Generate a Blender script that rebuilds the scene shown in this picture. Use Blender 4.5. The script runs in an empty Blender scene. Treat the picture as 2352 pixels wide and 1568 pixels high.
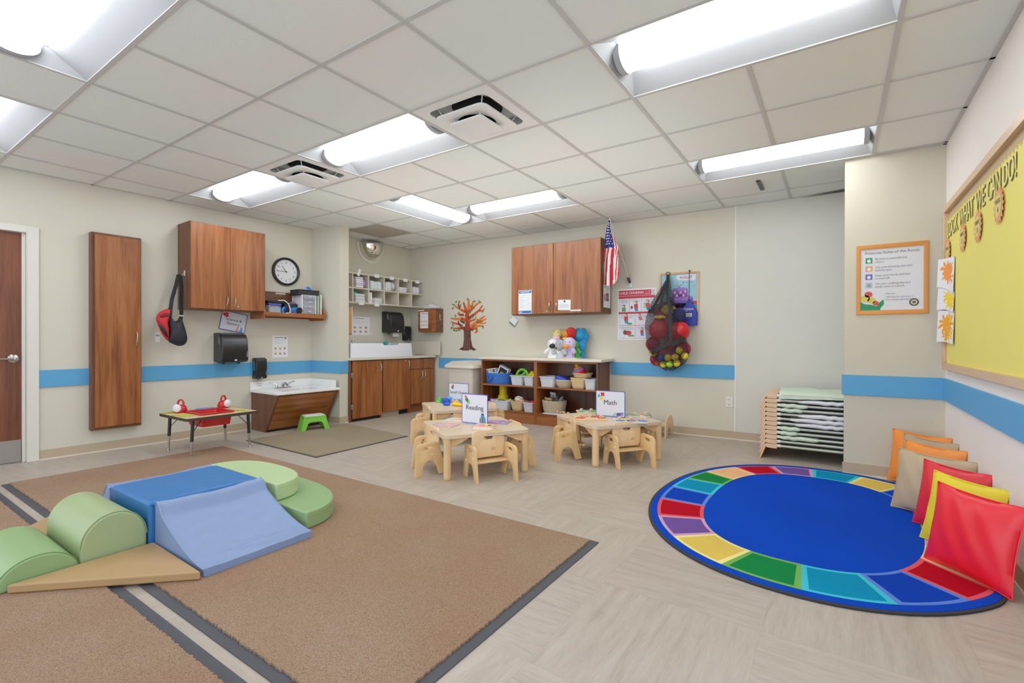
import bpy, bmesh, math, random
from math import pi, sin, cos, radians as R
from mathutils import Vector, Matrix
random.seed(7)
sc = bpy.context.scene
COL = sc.collection
ZC = 2.589; EXPO = .27

# ------------------------------------------------------------------ materials
def lin(c):
    r = []
    for v in c:
        v = v / 255.0
        r.append(v / 12.92 if v <= .04045 else ((v + .055) / 1.055) ** 2.4)
    return (r[0], r[1], r[2], 1)

_M = {}
def newmat(name):
    m = bpy.data.materials.new(name)
    m.use_nodes = True
    nt = m.node_tree
    return m, nt, nt.nodes['Principled BSDF']

def N(nt, t, **k):
    n = nt.nodes.new(t)
    for a, v in k.items():
        setattr(n, a, v)
    return n

def P(rgb, rough=.55, metal=0., var=.06, scale=14., bump=0., bscale=60., trans=0., alpha=1., emit=0., coat=0., sheen=0.):
    """plain surface with a little procedural mottling"""
    key = ('P', tuple(rgb), rough, metal, var, scale, bump, bscale, trans, alpha, emit, coat, sheen)
    if key in _M: return _M[key]
    m, nt, b = newmat('surface')
    co = N(nt, 'ShaderNodeTexCoord')
    no = N(nt, 'ShaderNodeTexNoise'); no.inputs['Scale'].default_value = scale; no.inputs['Detail'].default_value = 3
    nt.links.new(co.outputs['Object'], no.inputs['Vector'])
    mx = N(nt, 'ShaderNodeMix', data_type='RGBA')
    c = lin(rgb)
    mx.inputs[6].default_value = tuple(min(1, x * (1 - var)) for x in c[:3]) + (1,)
    mx.inputs[7].default_value = tuple(min(1, x * (1 + var)) for x in c[:3]) + (1,)
    nt.links.new(no.outputs['Fac'], mx.inputs[0])
    nt.links.new(mx.outputs[2], b.inputs['Base Color'])
    b.inputs['Roughness'].default_value = rough
    b.inputs['Metallic'].default_value = metal
    b.inputs['Alpha'].default_value = alpha
    b.inputs['Transmission Weight'].default_value = trans
    b.inputs['Coat Weight'].default_value = coat
    b.inputs['Sheen Weight'].default_value = sheen
    if emit:
        b.inputs['Emission Color'].default_value = c
        b.inputs['Emission Strength'].default_value = emit
    if bump:
        n2 = N(nt, 'ShaderNodeTexNoise'); n2.inputs['Scale'].default_value = bscale; n2.inputs['Detail'].default_value = 4
        nt.links.new(co.outputs['Object'], n2.inputs['Vector'])
        bp = N(nt, 'ShaderNodeBump'); bp.inputs['Strength'].default_value = bump; bp.inputs['Distance'].default_value = .01
        nt.links.new(n2.outputs['Fac'], bp.inputs['Height'])
        nt.links.new(bp.outputs['Normal'], b.inputs['Normal'])
    _M[key] = m
    return m

def wood(c1, c2, c3, grain='Z', rough=.38, s=1.0, stretch=.055):
    key = ('W', c1, c2, c3, grain, rough, s)
    if key in _M: return _M[key]
    m, nt, b = newmat('wood_grain')
    co = N(nt, 'ShaderNodeTexCoord'); oi = N(nt, 'ShaderNodeObjectInfo')
    ad = N(nt, 'ShaderNodeVectorMath', operation='MULTIPLY_ADD')
    ad.inputs[1].default_value = (1, 1, 1)
    nt.links.new(co.outputs['Object'], ad.inputs[0])
    mu = N(nt, 'ShaderNodeMath', operation='MULTIPLY'); mu.inputs[1].default_value = 9.
    nt.links.new(oi.outputs['Random'], mu.inputs[0]); nt.links.new(mu.outputs[0], ad.inputs[2])
    mp = N(nt, 'ShaderNodeMapping')
    sc3 = [14 * s, 14 * s, 14 * s]; sc3['XYZ'.index(grain)] *= stretch
    mp.inputs['Scale'].default_value = sc3
    nt.links.new(ad.outputs[0], mp.inputs['Vector'])
    n1 = N(nt, 'ShaderNodeTexNoise'); n1.inputs['Scale'].default_value = 1.0; n1.inputs['Detail'].default_value = 5; n1.inputs['Distortion'].default_value = .8
    n2 = N(nt, 'ShaderNodeTexNoise'); n2.inputs['Scale'].default_value = 5.5; n2.inputs['Detail'].default_value = 3
    for n in (n1, n2): nt.links.new(mp.outputs[0], n.inputs['Vector'])
    mm = N(nt, 'ShaderNodeMath', operation='MULTIPLY_ADD'); mm.inputs[1].default_value = .35
    nt.links.new(n2.outputs['Fac'], mm.inputs[0]); 
    m2 = N(nt, 'ShaderNodeMath', operation='MULTIPLY'); m2.inputs[1].default_value = .75
    nt.links.new(n1.outputs['Fac'], m2.inputs[0]); nt.links.new(m2.outputs[0], mm.inputs[2])
    rp = N(nt, 'ShaderNodeValToRGB')
    e = rp.color_ramp.elements
    e[0].position = .36; e[0].color = lin(c1); e[1].position = .72; e[1].color = lin(c3)
    k = e.new(.52); k.color = lin(c2)
    nt.links.new(mm.outputs[0], rp.inputs['Fac']); nt.links.new(rp.outputs['Color'], b.inputs['Base Color'])
    b.inputs['Roughness'].default_value = rough
    _M[key] = m
    return m

WALNUT = ((106, 52, 18), (146, 82, 36), (168, 106, 60))
def wal(g='Z'): return wood(*WALNUT, grain=g)
def wald(g='Z'): return wood((90, 52, 32), (110, 68, 44), (124, 80, 54), grain=g, rough=.5)  # walnut with the dimmer tone of unlit cabinet sides put into its colour
def beech(g='Z'): return wood((214, 172, 122), (226, 188, 140), (234, 200, 156), grain=g, rough=.45, s=.6)
def beechp(g='X'): return wood((206, 178, 146), (216, 191, 162), (222, 201, 175), grain=g, rough=.35, s=.6)

WHITE = P((236, 236, 236), .5, var=.02)
PAPER = P((235, 236, 240), .7, var=.015)
BLACK = P((22, 22, 24), .35, var=.1)
INK = P((40, 42, 46), .6, var=.05)
INKL = P((150, 152, 158), .7, var=.03)
CHROME = P((205, 205, 205), .22, metal=1., var=.03)
NICKEL = P((190, 184, 176), .3, metal=1., var=.03)

# ------------------------------------------------------------------ mesh builder
class M:
    def __init__(s):
        s.v = []; s.f = []; s.mi = []; s.ms = []; s.X = Matrix.Identity(4)
    def mat(s, m):
        if m not in s.ms: s.ms.append(m)
        return s.ms.index(m)
    def add(s, m, vs, fs):
        o = len(s.v); i = s.mat(m)
        s.v += [tuple(s.X @ Vector(v)) for v in vs]
        for f in fs:
            s.f.append([o + k for k in f]); s.mi.append(i)
        return s
    def box(s, m, x0, x1, y0, y1, z0, z1):
        v = [(x, y, z) for z in (z0, z1) for y in (y0, y1) for x in (x0, x1)]
        return s.add(m, v, [(0, 2, 3, 1), (4, 5, 7, 6), (0, 1, 5, 4), (2, 6, 7, 3), (0, 4, 6, 2), (1, 3, 7, 5)])
    def ext(s, m, pts, axis, a, b):
        n = len(pts)
        def q(p, t): return (t, p[0], p[1]) if axis == 'x' else (p[0], t, p[1]) if axis == 'y' else (p[0], p[1], t)
        v = [q(p, a) for p in pts] + [q(p, b) for p in pts]
        f = [list(range(n))[::-1], list(range(n, 2 * n))] + [(i, (i + 1) % n, n + (i + 1) % n, n + i) for i in range(n)]
        return s.add(m, v, f)
    def tube(s, m, pts, r, n=8, closed=False):
        pts = [Vector(p) for p in pts]; k = len(pts); v = []; f = []
        rr = r if isinstance(r, (list, tuple)) else [r] * k
        up = None
        for i, p in enumerate(pts):
            a = pts[(i - 1) % k] if (closed or i) else p
            c = pts[(i + 1) % k] if (closed or i < k - 1) else p
            d = (c - a).normalized()
            if up is None:
                up = Vector((0, 0, 1)) if abs(d.z) < .9 else Vector((1, 0, 0))
            x = d.cross(up).normalized(); up = x.cross(d).normalized()
            for j in range(n):
                t = 2 * pi * j / n
                v.append(p + (x * cos(t) + up * sin(t)) * rr[i])
        for i in range(k if closed else k - 1):
            o = i * n; o2 = ((i + 1) % k) * n
            for j in range(n):
                f.append((o + j, o + (j + 1) % n, o2 + (j + 1) % n, o2 + j))
        if not closed:
            f.append(list(range(n))[::-1]); f.append(list(range((k - 1) * n, k * n)))
        return s.add(m, v, f)
    def lathe(s, m, prof, n=24, c=(0, 0, 0), sx=1., sy=1., cap=True):
        v = []; f = []; k = len(prof)
        for r, z in prof:
            for j in range(n):
                t = 2 * pi * j / n
                v.append((c[0] + r * sx * cos(t), c[1] + r * sy * sin(t), c[2] + z))
        for i in range(k - 1):
            for j in range(n):
                f.append((i * n + j, i * n + (j + 1) % n, (i + 1) * n + (j + 1) % n, (i + 1) * n + j))
        if cap:
            f.append(list(range(n))[::-1]); f.append(list(range((k - 1) * n, k * n)))
        return s.add(m, v, f)
    def ball(s, m, c, r, n=16):
        rx, ry, rz = r if isinstance(r, (tuple, list)) else (r, r, r)
        v = []; f = []; h = n // 2
        for i in range(1, h):
            a = pi * i / h
            for j in range(n):
                t = 2 * pi * j / n
                v.append((c[0] + rx * sin(a) * cos(t), c[1] + ry * sin(a) * sin(t), c[2] + rz * cos(a)))
        top = len(v); v.append((c[0], c[1], c[2] + rz)); v.append((c[0], c[1], c[2] - rz))
        for i in range(h - 2):
            for j in range(n):
                f.append((i * n + j, (i + 1) * n + j, (i + 1) * n + (j + 1) % n, i * n + (j + 1) % n))
        for j in range(n):
            f.append((top, j, (j + 1) % n)); o = (h - 2) * n
            f.append((top + 1, o + (j + 1) % n, o + j))
        return s.add(m, v, f)
    def grid(s, m, fn, nu, nv, matfn=None, cu=False):
        o = len(s.v)
        for i in range(nu + (0 if cu else 1)):
            for j in range(nv + 1):
                s.v.append(tuple(s.X @ Vector(fn(i / nu, j / nv))))
        w = nv + 1
        for i in range(nu):
            i2 = (i + 1) % nu if cu else i + 1
            for j in range(nv):
                s.f.append([o + i * w + j, o + i2 * w + j, o + i2 * w + j + 1, o + i * w + j + 1])
                s.mi.append(s.mat(matfn((i + .5) / nu, (j + .5) / nv) if matfn else m))
        return s
    # flat drawings in the local x-z plane, facing -y
    def rect(s, m, x0, x1, z0, z1, y=0.):
        return s.add(m, [(x0, y, z0), (x1, y, z0), (x1, y, z1), (x0, y, z1)], [(0, 1, 2, 3)])
    def poly(s, m, pts, y=0.):
        return s.add(m, [(p[0], y, p[1]) for p in pts], [list(range(len(pts)))])
    def ell(s, m, cx, cz, rx, rz, y=0., n=20, a0=0, a1=2 * pi):
        full = abs(a1 - a0 - 2 * pi) < 1e-6
        pts = [(cx + rx * cos(a0 + (a1 - a0) * i / (n if full else n - 1)), cz + rz * sin(a0 + (a1 - a0) * i / (n if full else n - 1))) for i in range(n)]
        return s.poly(m, pts, y)
    def plate(s, m, outs, th, axes='xz', off=0., bevel=0.):
        """flat plate with holes: outs = closed outlines, extruded by th around off"""
        cu = bpy.data.curves.new('t', 'CURVE'); cu.dimensions = '2D'; cu.fill_mode = 'BOTH'
        cu.extrude = max(th / 2 - bevel, 1e-5); cu.bevel_depth = bevel; cu.bevel_resolution = 1; cu.offset = -bevel
        for o in outs:
            sp = cu.splines.new('POLY'); sp.points.add(len(o) - 1); sp.use_cyclic_u = True
            for p, q in zip(sp.points, o): p.co = (q[0], q[1], 0, 1)
        ob = bpy.data.objects.new('t', cu); me = bpy.data.meshes.new_from_object(ob)
        def q(c):
            return (c.x, off - c.z, c.y) if axes == 'xz' else (off + c.z, c.x, c.y) if axes == 'yz' else (c.x, c.y, off + c.z)
        s.add(m, [q(v.co) for v in me.vertices], [list(p.vertices) for p in me.polygons])
        bpy.data.objects.remove(ob); bpy.data.curves.remove(cu); bpy.data.meshes.remove(me)
        return s
    def b(s, name, parent=None, bevel=0., smooth=True, seg=2, sub=0, ang=35):
        me = bpy.data.meshes.new(name)
        me.from_pydata(s.v, [], s.f)
        for m in s.ms: me.materials.append(m)
        me.polygons.foreach_set('material_index', s.mi)
        bm = bmesh.new(); bm.from_mesh(me)
        bmesh.ops.remove_doubles(bm, verts=bm.verts, dist=1e-6)
        bmesh.ops.recalc_face_normals(bm, faces=bm.faces)
        bm.to_mesh(me); bm.free()
        if smooth:
            me.polygons.foreach_set('use_smooth', [True] * len(me.polygons))
            me.set_sharp_from_angle(angle=R(ang))
        o = bpy.data.objects.new(name, me); COL.objects.link(o)
        if parent: o.parent = parent
        if bevel:
            k = o.modifiers.new('edge', 'BEVEL'); k.width = bevel; k.segments = seg; k.limit_method = 'ANGLE'; k.angle_limit = R(40)
        if sub:
            k = o.modifiers.new('sub', 'SUBSURF'); k.levels = sub; k.render_levels = sub
        return o

def rr(w, h, r, n=5, cx=0., cy=0.):
    pts = []
    for (sx, sy, a) in ((1, 1, 0), (-1, 1, pi / 2), (-1, -1, pi), (1, -1, 3 * pi / 2)):
        for i in range(n + 1):
            t = a + pi / 2 * i / n
            pts.append((cx + sx * (w / 2 - r) + r * cos(t), cy + sy * (h / 2 - r) + r * sin(t)))
    return pts

def T(name, label, cat, loc=(0, 0, 0), rz=0., group=None, rx=0., ry=0.):
    o = bpy.data.objects.new(name, None); COL.objects.link(o)
    o.location = loc; o.rotation_euler = (rx, ry, rz); o.empty_display_size = .05
    o['label'] = label; o['category'] = cat
    if group: o['group'] = group
    return o
def tag(o, label, cat, group=None):
    o['label'] = label; o['category'] = cat
    if group: o['group'] = group
    return o
def struct(o):
    o['kind'] = 'structure'; return o
def dup(root, loc, rz, label, rx=None):
    r = root.copy(); COL.objects.link(r); r.location = loc; r.rotation_euler = (root.rotation_euler.x if rx is None else rx, 0, rz); r['label'] = label
    for ch in list(root.children):
        c = ch.copy(); COL.objects.link(c); c.parent = r
        for g in ch.children:
            d = g.copy(); COL.objects.link(d); d.parent = c
    return r

def text(parent, body, m, x, z, size, y=-.002, width=None, name='lettering', rot=(pi / 2, 0, 0), align='CENTER', ex=.0004, thick=0.):
    cu = bpy.data.curves.new(name, 'FONT'); cu.body = body; cu.size = size; cu.align_x = align; cu.align_y = 'CENTER'
    cu.extrude = ex; cu.resolution_u = 3; cu.offset = thick
    cu.materials.append(m)
    to = bpy.data.objects.new(name, cu); me = bpy.data.meshes.new_from_object(to)
    bpy.data.objects.remove(to); bpy.data.curves.remove(cu); me.name = name
    if width and len(me.vertices):
        xs = [v.co.x for v in me.vertices]; k = width / max(1e-6, max(xs) - min(xs))
        for v in me.vertices: v.co.x *= k
    o = bpy.data.objects.new(name, me); COL.objects.link(o); o.parent = parent
    o.location = (x, y, z); o.rotation_euler = rot
    return o

# wall frames: local x runs to the right along the wall, y into the wall, z up
RZ = {'L': pi / 2 - .032, 'B': .033, 'R': -pi / 2, 'J': 0.}
def on(w, s, z, off=0.):
    p = {'L': (-6.008 + .032 * s, s), 'B': (s, 5.833 + .033 * s), 'R': (.69, s), 'J': (s, 4.84)}[w]
    n = {'L': (1, -.032), 'B': (.033, -1), 'R': (-1, 0), 'J': (0, -1)}[w]
    return (p[0] + n[0] * off, p[1] + n[1] * off, z)
def W(name, label, cat, w, s, z, off=0., group=None, ry=0.):
    return T(name, label, cat, on(w, s, z, off), RZ[w], group, ry=ry)

def pull(m, cx, cz, L=.11, y=-.0, d=.032, r=.0055, mat=None, tilt=0.):
    pts = [(cx + tilt * (t - .5), y - d * sin(pi * t) ** .7, cz - L / 2 + L * t) for t in [i / 10 for i in range(11)]]
    return m.tube(mat or NICKEL, pts, r, 7)

# ================================================================== SETTING
def floor_mat():
    m, nt, b = newmat('vinyl_floor')
    L = nt.links.new
    co = N(nt, 'ShaderNodeTexCoord'); sp = N(nt, 'ShaderNodeSeparateXYZ'); L(co.outputs['Object'], sp.inputs[0])
    def mth(op, a, b_=None, c=None):
        n = N(nt, 'ShaderNodeMath', operation=op)
        for i, v in enumerate((a, b_, c)):
            if v is None: continue
            if isinstance(v, (int, float)): n.inputs[i].default_value = v
            else: L(v, n.inputs[i])
        return n.outputs[0]
    T_ = .6405
    gx = mth('DIVIDE', mth('ADD', sp.outputs[0], .87), T_); gy = mth('DIVIDE', mth('SUBTRACT', sp.outputs[1], 1.39), T_)
    ix = mth('FLOOR', gx); iy = mth('FLOOR', gy)
    par = mth('PINGPONG', mth('ADD', ix, iy), 1.)       # 0: grain along y, 1: grain along x
    fx = mth('FRACT', gx); fy = mth('FRACT', gy)
    # coordinate across the planks and along them
    def sel(a, c): return mth('ADD', mth('MULTIPLY', a, mth('SUBTRACT', 1., par)), mth('MULTIPLY', c, par))
    ac = sel(fx, fy); al = sel(fy, fx)
    half = mth('FLOOR', mth('MULTIPLY', ac, 2.))
    cb = N(nt, 'ShaderNodeCombineXYZ'); L(ix, cb.inputs[0]); L(iy, cb.inputs[1]); L(half, cb.inputs[2])
    wn = N(nt, 'ShaderNodeTexWhiteNoise', noise_dimensions='3D'); L(cb.outputs[0], wn.inputs['Vector'])
    cv = N(nt, 'ShaderNodeCombineXYZ')
    L(mth('MULTIPLY', ac, 20.), cv.inputs[0]); L(mth('MULTIPLY', al, 2.2), cv.inputs[1]); L(mth('MULTIPLY', wn.outputs['Value'], 57.), cv.inputs[2])
    n1 = N(nt, 'ShaderNodeTexNoise'); n1.inputs['Scale'].default_value = 1.; n1.inputs['Detail'].default_value = 6; n1.inputs['Roughness'].default_value = .62; n1.inputs['Distortion'].default_value = .5
    L(cv.outputs[0], n1.inputs['Vector'])
    n2 = N(nt, 'ShaderNodeTexNoise'); n2.inputs['Scale'].default_value = 6.; n2.inputs['Detail'].default_value = 4
    L(cv.outputs[0], n2.inputs['Vector'])
    f = mth('ADD', mth('MULTIPLY', n1.outputs['Fac'], .8), mth('MULTIPLY', n2.outputs['Fac'], .3))
    rp = N(nt, 'ShaderNodeValToRGB'); e = rp.color_ramp.elements
    e[0].position = .36; e[0].color = lin((163, 150, 137)); e[1].position = .74; e[1].color = lin((189, 177, 164))
    k = e.new(.52); k.color = lin((177, 163, 149))
    L(f, rp.inputs['Fac'])
    # joints
    a2 = mth('ABSOLUTE', mth('SUBTRACT', mth('FRACT', mth('MULTIPLY', ac, 2.)), .5))
    l2 = mth('ABSOLUTE', mth('SUBTRACT', al, .5))
    j = mth('MAXIMUM', mth('GREATER_THAN', a2, .494), mth('GREATER_THAN', l2, .497))
    mx = N(nt, 'ShaderNodeMix', data_type='RGBA'); L(mth('MULTIPLY', j, .22), mx.inputs[0]); L(rp.outputs['Color'], mx.inputs[6]); mx.inputs[7].default_value = lin((150, 134, 118))
    hv = N(nt, 'ShaderNodeMix', data_type='RGBA', blend_type='MULTIPLY'); hv.inputs[0].default_value = 1.
    tint = mth('ADD', .96, mth('MULTIPLY', wn.outputs['Value'], .06))
    L(mx.outputs[2], hv.inputs[6]); L(tint, hv.inputs[7])
    L(hv.outputs[2], b.inputs['Base Color'])
    b.inputs['Roughness'].default_value = .42
    return m

def ceil_mat():
    m, nt, b = newmat('acoustic_tile'); L = nt.links.new
    co = N(nt, 'ShaderNodeTexCoord')
    n1 = N(nt, 'ShaderNodeTexNoise'); n1.inputs['Scale'].default_value = 1.1; n1.inputs['Detail'].default_value = 2
    L(co.outputs['Object'], n1.inputs['Vector'])
    rp = N(nt, 'ShaderNodeValToRGB'); e = rp.color_ramp.elements
    e[0].position = .3; e[0].color = lin((228, 234, 229)); e[1].position = .7; e[1].color = lin((234, 231, 225))
    L(n1.outputs['Fac'], rp.inputs['Fac']); L(rp.outputs['Color'], b.inputs['Base Color'])
    n2 = N(nt, 'ShaderNodeTexNoise'); n2.inputs['Scale'].default_value = 90; n2.inputs['Detail'].default_value = 4
    L(co.outputs['Object'], n2.inputs['Vector'])
    bp = N(nt, 'ShaderNodeBump'); bp.inputs['Strength'].default_value = .25; bp.inputs['Distance'].default_value = .004
    L(n2.outputs['Fac'], bp.inputs['Height']); L(bp.outputs['Normal'], b.inputs['Normal'])
    b.inputs['Roughness'].default_value = .9
    return m

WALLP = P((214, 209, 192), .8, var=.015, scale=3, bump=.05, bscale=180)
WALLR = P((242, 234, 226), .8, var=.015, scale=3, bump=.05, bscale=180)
PANELP = P((214, 212, 202), .8, var=.02, scale=5, bump=.06, bscale=120)
STRIPE = P((84, 162, 212), .6, var=.03, scale=6)
BASEP = P((188, 169, 142), .6, var=.03, scale=4)
CAULK = P((226, 216, 200), .7)

struct(M().box(floor_mat(), -6.4, 1.2, -1.3, 6.4, -.05, 0).b('floor', smooth=False))

# left wall with the door opening
m = M()
def lw(y): return -6.008 + .032 * y
def lwbox(mm, mat, y0, y1, z0, z1, a, b_):
    """box standing on the left wall line, from a to b_ out of the wall"""
    pts = [(lw(y0) + a, y0), (lw(y0) + b_, y0), (lw(y1) + b_, y1), (lw(y1) + a, y1)]
    return mm.ext(mat, pts, 'z', z0, z1)
lwbox(m, WALLP, 1.135, 5.75, 0, ZC + .1, -.15, 0)
lwbox(m, WALLP, .2, 1.135, 2.045, ZC + .1, -.15, 0)
lwbox(m, WALLP, -.2, .2, 0, ZC + .1, -.15, 0)
struct(m.b('wall_left', smooth=False))
def bw(x): return 5.833 + .033 * x
m = M(); m.ext(WALLP, [(-6.1, bw(-6.1)), (1.0, bw(1.0)), (1.0, bw(1.0) + .15), (-6.1, bw(-6.1) + .15)], 'z', 0, ZC + .1)
struct(m.b('wall_back', smooth=False))
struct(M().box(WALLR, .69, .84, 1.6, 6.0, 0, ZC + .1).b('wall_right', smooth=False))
struct(M().box(P((206, 199, 180), .8, var=.015, scale=3, bump=.05, bscale=180), .06, .69, 4.84, 4.97, 0, ZC + .1).b('wall_alcove', smooth=False))
COLP = [(-5.885, 3.874), (-5.335, 3.918), (-5.345, 4.066), (-5.88, 4.066)]
struct(M().ext(WALLP, COLP, 'z', 0, ZC).b('wall_partition', smooth=False))
# paler full-height panel on the back wall behind the cots
m = M(); m.ext(PANELP, [(-.918, bw(-.918) - .012), (.69, bw(.69) - .012), (.69, bw(.69) + .005), (-.918, bw(-.918) + .005)], 'z', .0, ZC)
m.ext(WHITE, [(-.926, bw(-.926) - .016), (-.914, bw(-.914) - .016), (-.914, bw(-.914)), (-.926, bw(-.926))], 'z', .09, ZC)
struct(m.b('trim_1', smooth=False))
# blue chair rails
n = [1]
def rail(pts2, z0=.661, z1=.816, th=.016, nrm=None):
    n[0] += 1
    (x0, y0), (x1, y1) = pts2
    mm = M().ext(STRIPE, [(x0, y0), (x1, y1), (x1 + nrm[0] * th, y1 + nrm[1] * th), (x0 + nrm[0] * th, y0 + nrm[1] * th)], 'z', z0, z1)
    struct(mm.b('trim_%d' % n[0], bevel=.002, smooth=False))
rail([(lw(1.206), 1.206), (lw(3.874), 3.874)], nrm=(1, -.03))
rail([(-5.885, 3.874), (-5.319, 3.918)], nrm=(.08, -1))
rail([(-5.335, 3.905), (-5.345, 4.05)], nrm=(1, .06))
rail([(-5.2, bw(-5.2)), (-4.1, bw(-4.1))], nrm=(.03, -1))
rail([(-2.36, bw(-2.36)), (-.922, bw(-.922))], nrm=(.03, -1), z0=.668, z1=.824)
rail([(.044, 4.84), (.69, 4.84)], nrm=(0, -1), z0=.655, z1=.819)
rail([(.69, 4.824), (.69, 1.6)], nrm=(-1, 0), z0=.655, z1=.819)
# baseboards
def bbd(name, pts, nrm, z1=.09):
    (x0, y0), (x1, y1) = pts
    mm = M()
    for (t, a, b_, mt) in ((.009, .012, z1, BASEP), (.016, 0, .012, CAULK)):
        mm.ext(mt, [(x0, y0), (x1, y1), (x1 + nrm[0] * t, y1 + nrm[1] * t), (x0 + nrm[0] * t, y0 + nrm[1] * t)], 'z', a, b_)
    struct(mm.b(name, smooth=False))
bbd('baseboard_left', [(lw(1.21), 1.21), (lw(3.07), 3.07)], (1, -.03))
bbd('baseboard_partition', [(-5.6, 3.897), (-5.322, 3.918)], (.08, -1))
bbd('baseboard_partition_end', [(-5.335, 3.906), (-5.345, 4.06)], (1, .06))
bbd('baseboard_back', [(-5.2, bw(-5.2)), (-4.1, bw(-4.1))], (.03, -1))
bbd('baseboard_back_right', [(-2.36, bw(-2.36)), (.69, bw(.69) - .013)], (.03, -1))
bbd('baseboard_alcove', [(.05, 4.84), (.69, 4.84)], (0, -1), .096)
bbd('baseboard_right', [(.69, 4.83), (.69, 1.6)], (-1, 0), .096)

# ------------------------------------------------------------------ ceiling grid, lights, vents
TS = .6405
def gxy(i, j): return (-2.9587 + TS * j, .9411 + TS * i)
LIGHTS = [(-1, -1, 1, 'x', 'white recessed ceiling light nearest the top left corner of the room view'),
          (-1, -4, -2, 'x', 'white recessed ceiling light close above the brown door'),
          (2, -4, -2, 'x', 'white recessed ceiling light above the hanging bag and wall cabinet'),
          (2, -1, 1, 'x', 'white recessed ceiling light between the two square air vents'),
          (2, 3, 5, 'x', 'large white recessed ceiling light nearest above the oval rug'),
          (5, 3, 5, 'x', 'white recessed ceiling light by the cot alcove and right wall'),
          (5, -1, 1, 'x', 'white recessed ceiling light in front of the flag and back wall cabinet'),
          (4, -2, 0, 'y', 'white recessed ceiling light turned crosswise above the changing counter'),
          (-1, 3, 5, 'x', 'white recessed ceiling light above the near end of the oval rug')]
VENTS = [(2, 1), (2, -2)]
RET = (5, -4)
holes = set(VENTS)
for k, (i, j0, j1, d, lb) in enumerate(LIGHTS):
    if d == 'x':
        holes |= {(i, j) for j in range(j0, j1)}
    else:
        holes |= {(4, -2), (5, -2)}
LIGHTS = [(5, -1, 1, 'x', a[4]) if a[0] == 5 and a[1] == -1 else a for a in LIGHTS]
m = M(); CM = ceil_mat(); RETM = P((176, 166, 150), .8, var=.05, bump=.4, bscale=300)
for i in range(-7, 9):
    for j in range(-6, 7):
        if (i, j) in holes: continue
        x, y = gxy(i, j)
        x0, x1, y0, y1 = max(x, -6.15), min(x + TS, .70), max(y, -1.2), min(y + TS, 5.95)
        if x1 <= x0 or y1 <= y0: continue
        m.add(RETM if (i, j) == RET else CM, [(x0, y0, ZC), (x1, y0, ZC), (x1, y1, ZC), (x0, y1, ZC)], [(0, 1, 2, 3)])
struct(m.b('ceiling', smooth=False))
m = M(); GR = P((196, 194, 190), .5, var=.02); w = .011; GE = P((120, 116, 110), .8)
for i in range(-7, 9):
    y = gxy(i, 0)[1]
    if -1.2 < y < 5.9:
        for (x0, x1) in ([(-6.1, gxy(5, -2)[0]), (gxy(5, -1)[0], .69)] if i == 5 else [(-6.1, .69)]):
            m.box(GR, x0, x1, y - w, y + w, ZC - .006, ZC + .012)
for j in range(-6, 7):
    x = gxy(0, j)[0]
    if -6.1 < x < .68:
        prev = None
        for i in range(-3, 8):
            y0 = gxy(i, 0)[1]
            if (i, j) in holes and (i, j - 1) in holes and not ((i, j) == (2, -1) or (i, j) == (2, 1) or (i, j) == (2, -2) or (i, j) == (5, -1)): continue
            m.box(GR, x - w, x + w, y0 - .001, min(5.9, y0 + TS), ZC - .0065, ZC + .012)
struct(m.b('trim_20', smooth=False))
m = M()   # wall angle along the ceiling
lwbox(m, GR, -.9, 5.7, ZC - .006, ZC + .01, 0, .022)
m.box(GR, .668, .69, 1.6, 4.84, ZC - .006, ZC + .01); m.box(GR, .06, .69, 4.818, 4.84, ZC - .006, ZC + .01)
m.ext(GR, [(-5.9, bw(-5.9) - .022), (.69, bw(.69) - .034), (.69, bw(.69)), (-5.9, bw(-5.9))], 'z', ZC - .006, ZC + .01)
struct(m.b('trim_21', smooth=False))
struct(M().box(GE, -6.2, .9, -1.2, 6.1, ZC + .18, ZC + .22).b('roof_slab', smooth=False))

LENS = None
def light_proto():
    global LENS
    t = T('ceiling_light', '', 'ceiling light', group='recessed ceiling lights')
    mw = P((172, 173, 176), .6, var=.01)
    a, b_ = TS, TS / 2        # half length, half width
    h = .085
    m = M(); g = .012
    # pan: two sloping reflectors, end slopes and a top
    def sec(x): return [(x, -b_ + g, 0), (x, -b_ * .42, h), (x, b_ * .42, h), (x, b_ - g, 0)]
    for k in range(3):
        n0 = 10
        m.grid(mw, lambda u, v, k=k: tuple(Vector(sec(-a + g + .05 + (2 * (a - g) - .1) * u)[k]).lerp(Vector(sec(-a + g + .05 + (2 * (a - g) - .1) * u)[k + 1]), v)), n0, 2)
    for s_ in (-1, 1):
        x0 = s_ * (a - g); x1 = s_ * (a - g - .05)
        m.add(mw, [(x0, -b_ + g, 0), (x0, b_ - g, 0)] + sec(x1), [(0, 2, 3), (0, 3, 4, 1), (1, 4, 5)])
    m.b('housing', t, smooth=False)
    em, nt, bs = newmat('lamp_lens')
    bs.inputs['Base Color'].default_value = (.95, .95, .95, 1)
    nz = N(nt, 'ShaderNodeTexNoise'); nz.inputs['Scale'].default_value = 3
    bs.inputs['Emission Color'].default_value = (.94, 1.0, 1.03, 1); bs.inputs['Emission Strength'].default_value = LAMP
    LENS = em
    m = M(); r = .095; L = a - .075
    pr = [(r * cos(t_), .052 - .056 * sin(t_)) for t_ in [pi * i / 14 for i in range(15)]]
    m.ext(em, [(p[0], p[1]) for p in pr], 'x', -L, L)
    m.b('diffuser', t)
    for s_ in (-1, 1):
        m = M(); r2 = .104
        pr2 = [(r2 * cos(t_), .054 - .064 * sin(t_)) for t_ in [pi * i / 12 for i in range(13)]] + [(-r2, h - .002), (r2, h - .002)]
        m.ext(mw, pr2, 'x', s_ * (L + .001), s_ * (L + .035)); m.b('end_cap', t)
    return t
LAMP = 11.
lp = None
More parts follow.
